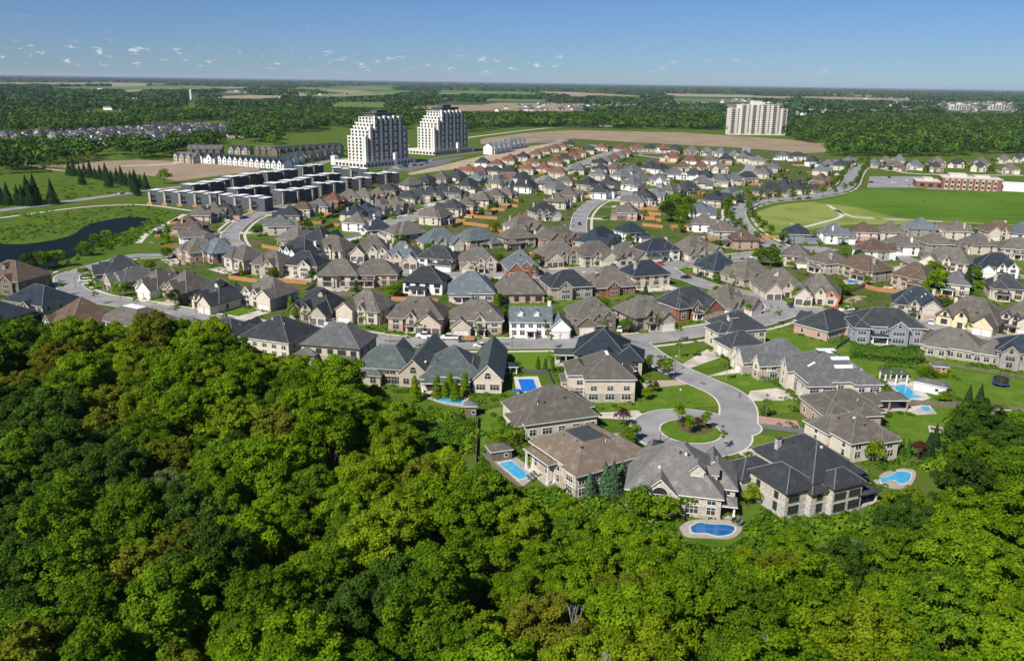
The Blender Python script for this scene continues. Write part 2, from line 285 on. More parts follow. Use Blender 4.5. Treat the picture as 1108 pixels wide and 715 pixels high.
# cul-de-sac ring round a planted island
RC=P(747,467); 
def disc(name,c,r,z,m,n=48,wob=0.):
    b=MB(); b.poly([(c[0]+r*math.cos(6.2832*i/n)*(1+wob*math.sin(3*6.2832*i/n)),c[1]+r*math.sin(6.2832*i/n),z) for i in range(n)]); o=b.obj(name,[m]); o['kind']='structure'; return o
disc('kerb',RC,14.7,.112,KERB); disc('road',RC,14.2,.205,ASPH); disc('kerb',RC,7.5,.24,KERB); disc('lawn',RC,7.1,.28,LAWN)
patch('garden_bed',[(730,460),(745,456),(760,459),(772,466),(760,471),(742,469)],.30,MULCH,smooth=True)
disc('kerb',P(795,461),6.6,.1125,KERB); disc('road',P(795,461),6.1,.209,ASPH)
rp=random.Random(17)
RPM=mat('road_patch_dark',(.15,.148,.15),(.13,.128,.13),1.)
for i in range(26):
    p=SPT[rp.choice(('court','front','front','front','middle','spur','east','bend'))]; j=rp.randrange(2,len(p)-2); t=p[j+1]-p[j]; t/=np.linalg.norm(t); n=np.array([-t[1],t[0]]); o_=p[j]+n*rp.uniform(-3,3); a_,b_=rp.uniform(.8,3.5),rp.uniform(.3,.8)
    patch('road_patch',[tuple(o_+t*u*a_+n*v*b_) for u,v in ((-1,-1),(1,-1),(1,1),(-1,1))],.235+i*.0005,RPM,px=False)
# fields, lawns, water
patch('tilled_field',[(41,180.5),(93,175.5),(149,173),(200,175),(240,178),(282,181),(280,185),(230,191),(192,196),(164,190.5),(101,184),(60,181)],.0,FIELD)
patch('tilled_field',[(520,150.7),(533,148.5),(569,144),(615,141),(737,143.5),(785,146.6),(854,151.2),(895,156),(893,165),(864,166),(836,164.5),(780,161),(709,155),(628,154.5),(574,155),(520,156)],.0,FIELD)
patch('bare_earth',[(441,187.4),(472,180.4),(508,172),(536,166),(560,160),(600,155),(618,153),(612,160),(560,170),(514,179),(493,183),(465,186.5),(444,189.5)],.02,DIRT)
for pl in ([(520,114),(540,111.5),(620,112.5),(644,117),(615,121),(560,119.8),(495,120.6),(432,122.5),(440,117),(480,114)],[(333,94.5),(401,99),(396,103),(350,98.5)],[(117,91),(160,91),(162,95),(119,94)],[(121,97.7),(154,97),(155,99.8),(123,99.8)],
    [(80,101),(97,100),(94,103),(82,103.5)],[(11,89),(35,90),(28,92),(13,91)],[(452,99.3),(503,100.4),(500,102.5),(455,101.5)],[(241,98.8),(275,98.8),(272,101),(245,101)],[(180,93),(230,93.5),(220,95),(182,94.6)],[(300,99),(335,101),(330,104),(305,102)],
    [(585,102),(640,103),(636,105),(590,104)],[(820,104),(860,105),(850,107),(822,106)],[(740,126.5),(768,126.8),(760,130.5),(742,130)]):
    patch('tilled_field',pl,.6,FIELD)
patch('meadow',[(880,219.5),(906,213),(927,206.5),(948,203.5),(1000,205.6),(1150,208),(1150,246),(1040,240),(1000,236.5),(962,232.5),(934,226),(913,222)],.0,MEADOW)
patch('meadow',[(811,233.6),(822,228),(843,221.5),(860,219.6),(881,217.7),(906,220.5),(928,224.6),(969,235),(1000,237.5),(1150,246),(1150,252),(1000,244),(948,243),(920,243),(889,246),(870,251),(850,252),(825,252),(819,247.5),(813.5,240.6)],-.02,PALEF)
patch('meadow',[(0,196),(60,190),(150,203),(120,212),(60,219),(-30,226),(-60,200)],-.02,ROUGHG)
patch('meadow',[(-40,238),(88,226),(152,223.5),(205,230),(185,240),(160,252),(150,262),(90,285),(-40,290)],-.02,ROUGHG)
patch('pond',[(-80,262),(0,264),(38,263),(76,255),(90,246),(106,240),(139,235),(162,237),(152,245),(126,253),(109,260),(101,270),(78,279),(58,289),(25,290),(-80,290)],.03,WATER,smooth=True)
patch('residential_ground',[(190,232),(240,200),(330,212),(440,192),(520,182),(560,160),(620,150),(700,155),(800,160),(850,164),(925,176),(915,200),(850,214),(812,225),(806,245),(830,262),(900,250),(1000,240),(1150,246),(1150,395),(1000,388),(930,385),(860,370),(800,362),(760,368),(700,372),(640,366),(400,360),(200,330),(130,300),(185,268)],.012,YARDG)
patch('lawn',[(440,425),(520,436),(560,448),(565,490),(530,498),(490,480),(430,452),(400,430)],.0,ROUGHG)
patch('lawn',[(517,446),(556,437),(570,470),(548,486),(520,483)],.03,LAWN)
patch('lawn',[(546,379.5),(601,379.5),(603,401),(545,401)],.05,LAWNS)
patch('lawn',[(700,418),(745,413.5),(768,419),(782,431),(779,438),(757,441),(700,444),(660,443),(640,440),(660,425)],.05,LAWN,smooth=True)
patch('lawn',[(634,430),(700,437),(752,442),(700,445),(640,444),(610,440)],.045,LAWN)
patch('lawn',[(680,376),(693,384),(714,396),(700,393),(682,391)],.05,LAWN)
patch('lawn',[(724,385),(745,383),(790,389),(786,395),(760,399),(745,396)],.05,LAWN)
patch('lawn',[(765,405),(795,399),(820,408),(845,420),(820,425),(803,423)],.05,LAWN)
patch('lawn',[(812,434),(862,433),(864,444),(840,449),(817,447)],.05,LAWN)
patch('lawn',[(807,470),(840,472),(850,482),(826,487),(812,484)],.05,LAWN)
patch('lawn',[(820,452),(862,459),(860,463),(818,456)],.05,LAWN)
patch('lawn',[(815,362),(840,352),(870,358),(905,372),(890,380),(862,384),(840,372)],.04,LAWN)
patch('lawn',[(925,365),(1004,384),(1108,400),(1120,470),(1030,450),(930,400),(890,380)],.02,LAWN)
patch('lawn',[(960,448),(1018,440),(1030,448),(1017,492),(980,486),(958,462)],.05,LAWN)
patch('meadow',[(905,328),(925,320),(962,315),(965,330),(950,339),(905,336)],.0,ROUGHG); patch('bare_earth',[(908,327),(925,320),(938,321),(925,328)],.03,DIRT)
patch('driveway',[(694,412),(752,411),(757,415),(712,419),(690,425)],.07,PAVER); patch('driveway',[(812,423),(840,420),(868,428),(872,433),(806,434)],.07,CONC)
patch('driveway',[(812,449),(862,455),(866,463),(820,458)],.07,PAVPINK); patch('driveway',[(738,394),(765,378),(790,383),(745,399)],.055,CONC); patch('driveway',[(752,411),(794,399),(810,402),(772,407)],.072,CONC)
patch('driveway',[(640,447),(690,444),(700,452),(694,455),(640,452)],.07,CONC); patch('driveway',[(812,456),(880,464),(880,471),(816,462)],.068,ASPHD)
patch('driveway',[(796,489),(822,483),(840,488),(815,500)],.07,CONC); patch('driveway',[(660,470),(676,467),(685,478),(672,484)],.07,PAVER)
patch('parking_lot',[(941,191),(1000,191),(1020,203.5),(938,203)],.05,ASPH); patch('parking_lot',[(408,188),(430,179.5),(465,174),(500,170),(480,178),(446,184)],.05,ASPHD); patch('parking_lot',[(1030,198),(1108,198),(1120,207),(1000,205)],.05,ASPH)
patch('driveway',[(160,262),(165,262)]+[(166,263)],.0,CONC)
# ------------------------------------------------------------------ houses
def roof_z(wings,x,y):
    z=0
    for q in wings:
        if q.get('open') is False: continue
        oh=q.get('oh',.5); hx=q['w']/2+oh; hy=q['d']/2+oh; dx=abs(x-q['x']); dy=abs(y-q['y'])
        if dx>hx or dy>hy: continue
        p=q.get('p',.7)
        if q['k']=='hip': e=min(hx-dx,hy-dy)*p
        elif q.get('ax','y')=='y': e=(hx-dx)*p
        else: e=(hy-dy)*p
        if q.get('clip'): e=min(e,q['clip'])
        z=max(z,q['h']+e)
    return z
def add_roof(b,q,jz,cap=False):
    oh=q.get('oh',.5); x,y=q['x'],q['y']; hx=q['w']/2+oh; hy=q['d']/2+oh; z=q['h']+jz; p=q.get('p',.7); fz=.24
    if q['k']=='flat':
        b.box(x-hx,x+hx,y-hy,y+hy,z,z+.45,1,2); return
    if q['k']=='hip':
        m=min(hx,hy); t=m if not q.get('clip') else min(m,q['clip']/p)
        lo=[(x-hx,y-hy),(x+hx,y-hy),(x+hx,y+hy),(x-hx,y+hy)]
        b.prism([(a,c,z-fz) for a,c in lo],[(a,c,z) for a,c in lo],1)
        hi=[(x-hx+t,y-hy+t),(x+hx-t,y-hy+t),(x+hx-t,y+hy-t),(x-hx+t,y+hy-t)]; zt=z+t*p; z+=.003
        L=[(a,c,z) for a,c in lo]; T=[(a,c,zt) for a,c in hi]
        if t<m-1e-6:
            for i in range(4):
                j=(i+1)%4; b.poly([L[i],L[j],T[j],T[i]],0)
            b.poly(T,2)
        elif hx>hy:
            A,B=(x-hx+m,y,zt),(x+hx-m,y,zt)
            b.poly([L[0],L[1],B,A],0); b.poly([L[2],L[3],A,B],0); b.poly([L[1],L[2],B],0); b.poly([L[3],L[0],A],0)
        elif hy>hx:
            A,B=(x,y-hy+m,zt),(x,y+hy-m,zt)
            b.poly([L[1],L[2],B,A],0); b.poly([L[3],L[0],A,B],0); b.poly([L[0],L[1],A],0); b.poly([L[2],L[3],B],0)
        else:
            A=(x,y,zt)
            for i in range(4): b.poly([L[i],L[(i+1)%4],A],0)
        if cap:
            if t<m-1e-6:
                for i in range(4): b.tube(L[i],T[i],.11,.11,4,3)
            elif hx>hy:
                b.tube(A,B,.12,.12,4,3)
                for i,e_ in ((0,A),(3,A),(1,B),(2,B)): b.tube(L[i],e_,.11,.11,4,3)
            elif hy>hx:
                b.tube(A,B,.12,.12,4,3)
                for i,e_ in ((0,A),(1,A),(2,B),(3,B)): b.tube(L[i],e_,.11,.11,4,3)
            else:
                for i in range(4): b.tube(L[i],A,.11,.11,4,3)
        return
    # gable: two slabs, ridge along ax
    ax=q.get('ax','y'); th=.22; og=q.get('og',.35)
    if ax=='y': half,L0,L1=hx,y-q['d']/2-og,y+q['d']/2+og; T=lambda u,v,zz:(x+u,v,zz)
    else: half,L0,L1=hy,x-q['w']/2-og,x+q['w']/2+og; T=lambda u,v,zz:(v,y+u,zz)
    zr=z+half*p
    for s in (-1,1):
        a=[T(s*half,L0,z-.05),T(0,L0,zr),T(0,L0,zr-th-.05),T(s*half,L0,z-th-.05)]; c=[T(s*half,L1,z-.05),T(0,L1,zr),T(0,L1,zr-th-.05),T(s*half,L1,z-th-.05)]
        n=len(b.v); b.v+=a+c
        for f,mi in (((0,1,2,3),1),((7,6,5,4),1),((0,4,5,1),0),((1,5,6,2),1),((2,6,7,3),1),((3,7,4,0),1)): b.f.append(tuple(n+i for i in f)); b.m.append(mi)
def add_wall(b,q,i,low=None):
    if q.get('open'): return
    e=.0; x0,x1,y0,y1=q['x']-q['w']/2,q['x']+q['w']/2,q['y']-q['d']/2,q['y']+q['d']/2; h=q['h']-.02*i; mi=q.get('m',0)
    b.box(x0,x1,y0,y1,-.3,h,mi)
    if low: b.box(x0-.05,x1+.05,y0-.05,y1+.05,-.3,min(low,h-.4),1)
    if q['k']=='gable':
        p=q.get('p',.7); half=(q['w'] if q.get('ax','y')=='y' else q['d'])/2; z=h-.05; zr=q['h']+(half+q.get('oh',.5))*p-.30
        zz=q['h']+q.get('oh',.5)*p-.30
        if q.get('ax','y')=='y':
            xm=q['x']; b.prism([(x0+.01,y0+.004,z),(x1-.01,y0+.004,z),(x1-.01,y0+.004,zz),(xm,y0+.004,zr),(x0+.01,y0+.004,zz)],[(x0+.01,y1-.004,z),(x1-.01,y1-.004,z),(x1-.01,y1-.004,zz),(xm,y1-.004,zr),(x0+.01,y1-.004,zz)],q.get('gm',mi))
        else:
            ym=q['y']; b.prism([(x0+.004,y0+.01,z),(x0+.004,y1-.01,z),(x0+.004,y1-.01,zz),(x0+.004,ym,zr),(x0+.004,y0+.01,zz)],[(x1-.004,y0+.01,z),(x1-.004,y1-.01,z),(x1-.004,y1-.01,zz),(x1-.004,ym,zr),(x1-.004,y0+.01,zz)],q.get('gm',mi))
_wc={}
def win_meshes(w,h,arch,tr):
    k=(w,h,arch,tr.name)
    if k in _wc: return _wc[k]
    b=MB(); f=.08; g=MB()
    b.box(-w/2-f,-w/2,-.09,.02,-f,h+f); b.box(w/2,w/2+f,-.09,.02,-f,h+f); b.box(-w/2,w/2,-.09,.02,-f-.05,0); b.box(-w/2,w/2,-.09,.02,h,h+f)
    n=max(1,int(round(w/.8)))
    for i in range(1,n): xx=-w/2+w*i/n; b.box(xx-.035,xx+.035,-.07,.0,0,h)
    if h>1.2: b.box(-w/2,w/2,-.065,.0,h*.62,h*.62+.06)
    g.box(-w/2,w/2,-.035,.01,0,h)
    if arch:
        K=8; lo=[(-w/2,-.035,h+f)]+[(math.cos(math.pi-math.pi*i/K)*w/2,-.035,h+f+math.sin(math.pi*i/K)*w/2) for i in range(1,K)]+[(w/2,-.035,h+f)]
        g.prism(lo,[(p[0],.01,p[2]) for p in lo],0)
        for i in range(K):
            a0,a1=math.pi-math.pi*i/K,math.pi-math.pi*(i+1)/K
            q=lambda a,r,yy:(math.cos(a)*r,yy,h+f+math.sin(a)*r)
            b.prism([q(a0,w/2,-.09),q(a0,w/2+f,-.09),q(a1,w/2+f,-.09),q(a1,w/2,-.09)],[q(a0,w/2,.01),q(a0,w/2+f,.01),q(a1,w/2+f,.01),q(a1,w/2,.01)],0)
    _wc[k]=(b.mesh('window_frame',[tr]),g.mesh('window_pane',[GLASS])); return _wc[k]
def gdoor_mesh(w,m,tr):
    k=('gd',w,m.name,tr.name)
    if k not in _wc:
        b=MB(); h=2.3; b.box(-w/2,w/2,-.06,.02,0,h,0)
        for i in range(4): b.box(-w/2+.1,w/2-.1,-.085,-.05,.1+i*.56,.1+i*.56+.42,0)
        b.box(-w/2-.16,-w/2,-.12,.02,0,h+.16,1); b.box(w/2,w/2+.16,-.12,.02,0,h+.16,1); b.box(-w/2,w/2,-.12,.02,h,h+.16,1)
        _wc[k]=b.mesh('garage_door',[m,tr])
    return _wc[k]
def door_mesh(m):
    if ('d',m.name) not in _wc:
        b=MB(); b.box(-.5,.5,-.06,.02,0,2.15,0); b.box(-.85,-.5,-.05,.02,0,2.15,2); b.box(.5,.85,-.05,.02,0,2.15,2); b.box(-.95,.95,-.09,.02,2.15,2.3,1); b.box(-.03+.38,.45,-.1,-.06,1,1.1,1)
        _wc[('d',m.name)]=b.mesh('front_door',[m,TRIM_W,GLASS])
    return _wc[('d',m.name)]
DV=((0,-1),(1,0),(0,1),(-1,0)); USEDG=[]
def capmat(m):
    k=m.name+'_ridge'
    if k not in MC:
        c=m.node_tree.nodes['Mix'].inputs[1].default_value if 'Mix' in m.node_tree.nodes else (.15,.15,.15,1)
        mat(k,tuple(min(1,v*1.25) for v in c[:3]))
    return MC[k]
def build_house(label,cx,cy,yaw,wings,roof,wall,low=None,trim=TRIM_B,gd=(),door=None,dorm=(),vents=0,chim=None,porch=(),sp=3.1,det=2,flat=WHITE,name='detached_house',cat='house',group=None,extra_win=(),gdm='w',seed=0,wh=1.3,skyl=(),mwall=None):
    rg=random.Random(seed); r=root(name,(cx,cy,0),yaw,label,cat,group)
    w2=mwall or wall
    b=MB(); 
    for i,q in enumerate(wings): add_wall(b,q,i,2.6 if low else None)
    b.obj('wall',[wall,low or wall,w2],r)
    b=MB()
    for i,q in enumerate(wings): add_roof(b,q,-.03*i,det==2)
    ro=b.obj('roof',[roof,trim,flat,capmat(roof)],r)
    gdx=[]
    for (x,y,dr,w) in gd:
        link('garage_door',gdoor_mesh(w,GDOOR[gdm],TRIM_B if gdm!='d' else TRIM_W),r,(x,y,0.02),dr*math.pi/2); gdx.append((x,y,dr,w/2+.9))
    if door:
        link('front_door',door_mesh(DOORM),r,(door[0],door[1],.25),door[2]*math.pi/2); gdx.append((door[0],door[1],door[2],1.6))
    nw=0
    for wi,q in enumerate(wings):
        if q.get('nowin') or q.get('open'): continue
        fl=1 if q['h']<4.4 else 2
        for dr in range(4):
            nx,ny=DV[dr]; L=q['w'] if dr%2==0 else q['d']; fx=q['x']+nx*q['w']/2; fy=q['y']+ny*q['d']/2; tx,ty=-ny,nx
            s_=sp*(1.35 if dr%2 else 1.)
            n=max(1,int((L-1.2)/s_))
            if det<2: n=min(n,2 if det==1 else 1)
            for i in range(n):
                u=(i+.5)/n*L-L/2; px,py=fx+tx*u,fy+ty*u; bad=False
                for o_ in wings:
                    if o_ is q: continue
                    if abs(px+nx*.3-o_['x'])<o_['w']/2+.7*abs(tx) and abs(py+ny*.3-o_['y'])<o_['d']/2+.7*abs(ty) and o_['h']>2: 
                        bad=True if (o_['h']>4.4 or o_.get('open')) else 'low'
                if bad is True: continue
                for k in range(fl):
                    if bad=='low' and k==0: continue
                    if k==0 and any(dr==g[2] and abs((px-g[0])*tx+(py-g[1])*ty)<g[3] and abs((px-g[0])*nx+(py-g[1])*ny)<.6 for g in gdx): continue
                    ww=q.get('ww') or (1.0 if dr%2 else rg.choice((1.6,1.6,2.4)) if L/n>3.4 else 1.5)
                    if L/n<ww+.8: ww=max(.8,L/n-1.)
                    hh=wh if k else min(wh+.3,1.7); z=(.85 if k==0 else 3.35 if q['h']>5.15 else 3.0)
                    fr,pa=win_meshes(round(ww,1),round(hh,1),False,trim if det>1 else TRIM_B)
                    o=link('window',fr,r,(px+nx*(.05 if low and k==0 else 0),py+ny*(.05 if low and k==0 else 0),z),dr*math.pi/2); p=link('pane',pa,o); nw+=1
            if q['k']=='gable' and L>3.4 and ((dr%2==0)==(q.get('ax','y')=='y')) and q['h']+L/2*q.get('p',.7)*.5>0 and det>0:
                inside=any(o_ is not q and abs(fx+nx*.4-o_['x'])<o_['w']/2 and abs(fy+ny*.4-o_['y'])<o_['d']/2 for o_ in wings)
                if not inside:
                    fr,pa=win_meshes(1.0 if L<7 else 1.6,.9,True,trim if det>1 else TRIM_B); o=link('window',fr,r,(fx,fy,q['h']+.25),dr*math.pi/2); link('pane',pa,o)
    for (x,y,z,dr,w,h,ar) in extra_win:
        fr,pa=win_meshes(w,h,ar,trim); o=link('window',fr,r,(x,y,z),dr*math.pi/2); link('pane',pa,o)
    for (x,y,dr,w) in dorm:
        z=roof_z(wings,x,y); nx,ny=DV[dr]; d=MB(); 
        # dormer faces -y locally: front at 0, runs back along +y
        d.prism([(-w/2,0,-.4),(w/2,0,-.4),(w/2,0,1.35),(0,0,1.35+w/2*.9),(-w/2,0,1.35)],[(-w/2,3,-.4),(w/2,3,-.4),(w/2,3,1.35),(0,3,1.35+w/2*.9),(-w/2,3,1.35)],0)
        do=d.obj('dormer',[wall if det>1 else wall],r,(x,y,z),dr*math.pi/2); e=MB(); hw=w/2+.3
        for s in (-1,1):
            a=[(s*hw,-.3,1.15),(0,-.3,1.15+hw*.95),(0,-.3,.98+hw*.95),(s*hw,-.3,.98)]; c=[(p[0],3.2,p[2]) for p in a]; n=len(e.v); e.v+=a+c
            for f,mi in (((0,1,2,3),1),((7,6,5,4),1),((0,4,5,1),0),((1,5,6,2),1),((2,6,7,3),1),((3,7,4,0),1)): e.f.append(tuple(n+i for i in f)); e.m.append(mi)
        e.obj('dormer_roof',[roof,trim],do); fr,pa=win_meshes(round(w*.45,1),.9,False,TRIM_W); o=link('window',fr,do,(0,0,.25)); 
    for k in range(vents):
        q=wings[0]; x=q['x']+rg.uniform(-.3,.3)*q['w']; y=q['y']+rg.choice((-1,1,-1))*rg.uniform(.1,.3)*q['d']; z=roof_z(wings,x,y); v=MB()
        if rg.random()<.6: v.box(-.22,.22,-.22,.22,-.3,.28)
        else: v.tube((0,0,-.3),(0,0,.6),.09,.09,8)
        v.obj('roof_vent',[VENT if rg.random()<.7 else TRIM_W],r,(x,y,z))
    if chim:
        z=roof_z(wings,chim[0],chim[1]); v=MB(); v.box(-.55,.55,-.4,.4,-z,2.0,0); v.box(-.65,.65,-.5,.5,2.0,2.2,1); v.obj('chimney',[low or wall,trim],r,(chim[0],chim[1],z))
    for (x,y,w,d,h,k) in porch:  # covered porch: low roof on columns
        q=dict(k=k,x=0,y=0,w=w,d=d,h=h,p=.35,oh=.35); v=MB(); add_roof(v,q,0); po=v.obj('porch_roof',[roof,trim,flat],r,(x,y,0))
        v=MB(); v.box(-w/2,w/2,-d/2,d/2,-.1,.28); v.obj('porch_floor',[CONC],r,(x,y,0))
        nx=max(2,int(w/2.8)+1)
        for i in range(nx):
            for s in (-1,1):
                px=-w/2+.25+(w-.5)*i/(nx-1); v=MB(); v.box(-.17,.17,-.17,.17,.28,h-.2); v.box(-.25,.25,-.25,.25,.281,.9); v.obj('column',[TRIM_W if trim is TRIM_W else wall],r,(x+px,y+s*(d/2-.3),0))
    for (x,y,w,d,up) in skyl:
        z=roof_z(wings,x,y)+up; v=MB(); v.box(-w/2,w/2,-d/2,d/2,-.1,.12,0); so_=v.obj('skylight',[WHITE],r,(x,y,z)); nv=Vector((roof_z(wings,x-.3,y)-roof_z(wings,x+.3,y),roof_z(wings,x,y-.3)-roof_z(wings,x,y+.3),.6)).normalized(); so_.rotation_euler=Vector((0,0,1)).rotation_difference(nv).to_euler()
    return r
def nearest(pts,x,y):
    best=(1e9,None)
    for i in range(len(pts)-1):
        a=pts[i]; c=pts[i+1]; d=c-a; t=max(0,min(1,((x-a[0])*d[0]+(y-a[1])*d[1])/(d@d+1e-9))); q=a+d*t; e=math.hypot(q[0]-x,q[1]-y)
        if e<best[0]: best=(e,q)
    return best
def generic(rg,W,kind,s,deep=12.):
    D=deep; w=[]; gd=[]; door=None; dorm=[]; porch=[]; ch=None
    if kind==0: # two storeys, hip, front-gabled garage
        h=4.85; gw=6.2 if W<17 else 8.6
        w.append(dict(k='hip',x=0,y=0,w=W,d=D,h=h,p=.84,oh=.6)); yg=-D/2-3.2
        gx=s*(W/2-gw/2); w.append(dict(k='gable',x=gx,y=yg/2-.2,w=gw,d=-yg,h=3.4 if rg.random()<.6 else 5.0,p=.8,nowin=True,gm=2 if rg.random()<.3 else 0)); 
        yf=yg/2-.2+yg/2
        if gw<7: gd=[(gx,yf,0,4.9)]
        else: gd=[(gx-s*2.2,yf,0,2.6),(gx+s*1.9,yf,0,4.6)] if False else [(gx-2.75,yf,0,2.5),(gx,yf,0,2.5),(gx+2.75,yf,0,2.5)]
        ex=-s*(W*.06) ; w.append(dict(k='gable',x=ex,y=-D/4-.6,w=3.6,d=D/2+1.2,h=4.6,p=1.15,ww=1.3)); door=(ex,-D/2-1.2,0)
        bx=-s*(W/2-2.7); w.append(dict(k='gable' if rg.random()<.6 else 'hip',x=bx,y=-D/4-.4,w=4.6,d=D/2+.8,h=4.75,p=1.0,ww=2.0)); porch=[(ex,-D/2-2.2,3.2,2.0,2.8,'hip')] if rg.random()<.5 else []
    elif kind==1: # big one-and-a-half storey with several gables
        h=3.5; w.append(dict(k='hip',x=0,y=0,w=W,d=D+2,h=h,p=.92,oh=.6)); gw=6.4; gx=s*(W/2-gw/2-.2)
        w.append(dict(k='gable',x=gx,y=-D/2-.2,w=gw,d=D*.8,h=3.4,p=.95,nowin=True)); yf=-D/2-.2-D*.4; gd=[(gx-1.55,yf,0,2.6),(gx+1.55,yf,0,2.6)]
        ex=-s*W*.08; w.append(dict(k='gable',x=ex,y=-D/4-.9,w=4.2,d=D/2+2,h=4.2,p=1.1,ww=1.5)); door=(ex,-D/2-1.9,0)
        bx=-s*(W/2-2.8); w.append(dict(k='gable',x=bx,y=-D/4-.7,w=4.8,d=D/2+1.6,h=3.4,p=1.0,ww=2.0))
        if rg.random()<.5: dorm=[(s*W*.12,-D/4,0,1.8)]
    elif kind==2: # tall hip box with a lower skirt
        h=4.9; w.append(dict(k='hip',x=0,y=0,w=W,d=D,h=h,p=.78,oh=.6)); gw=6.4; gx=s*(W/2-gw/2+.4)
        w.append(dict(k='hip',x=gx,y=-D/2-.6,w=gw,d=6.5,h=3.1,p=.62,nowin=True)); gd=[(gx,-D/2-.6-3.25,0,4.9)]
        bx=-s*(W/2-2.9); w.append(dict(k='hip',x=bx,y=-D/4-.5,w=4.8,d=D/2+1.,h=5.2,p=.75,ww=2.0)); door=(-s*.4,-D/2,0); porch=[(-s*.4,-D/2-1.2,3.6,2.2,2.9,'hip')]
    elif kind==3: # narrow lot house
        h=4.6; w.append(dict(k='hip',x=0,y=0,w=W,d=D+1,h=h,p=.82,oh=.6)); gw=min(5.8,W*.55); gx=s*(W/2-gw/2)
        w.append(dict(k='gable' if rg.random()<.5 else 'hip',x=gx,y=-D/2-.6,w=gw,d=5,h=4.9 if rg.random()<.4 else 3.3,p=.85,nowin=True)); gd=[(gx,-D/2-3.1,0,4.6)]
        bx=-s*(W/2-1.9); w.append(dict(k='gable',x=bx,y=-D/4-.3,w=3.4,d=D/2+1,h=5.0,p=1.,ww=1.6)); door=(bx+s*2.2,-D/2-.01,0)
    # rear side
    if kind in (0,2) and rg.random()<.7: w.append(dict(k='hip',x=-s*W*.22,y=.6,w=W*.44,d=D+1.2,h=h-.1,p=.9)); 
    if kind in(0,1,2):
        rr=rg.random(); rx=rg.uniform(-.25,.25)*W
        if rr<.45: porch=porch+[(rx,D/2+(2.4 if kind==1 else 1.7),W*.42,3.2,3.0,'hip')]
        elif rr<.8: w.append(dict(k='gable' if kind==1 or rg.random()<.5 else 'hip',x=rx,y=D/4+1.2,w=5.4,d=D/2+(2.4 if kind==1 else 1.),h=h+.2 if kind!=1 else 3.8,p=.85,ww=3.2))
        if rg.random()<.4: ch=(rg.choice((-1,1))*W*.35,D*.2)
    return dict(wings=w,gd=gd,door=door,dorm=dorm,porch=porch,chim=ch)
ORD='first second third fourth fifth sixth seventh eighth ninth tenth eleventh twelfth thirteenth fourteenth fifteenth sixteenth seventeenth eighteenth nineteenth twentieth'.split()
ORD+=['twenty-'+a for a in ORD[:9]]+['thirtieth']+['thirty-'+a for a in ORD[:9]]+['fortieth']+['forty-'+a for a in ORD[:9]]+['fiftieth']+['fifty-'+a for a in ORD[:9]]+['sixtieth']+['sixty-'+a for a in ORD[:9]]
RN=dict(t='taupe',g='grey',c='charcoal',n='navy',b='blue-grey',r='red-brown',w='brown',l='light grey',v='green-grey',m='mottled brown')
WN=dict(c='cream',t='tan stone',r='red brick',p='pink brick',w='white',g='grey stone',s='beige',y='pale yellow',b='blue-grey',k='dark stone',l='pale stone',q='peach')
HOUSES=[]
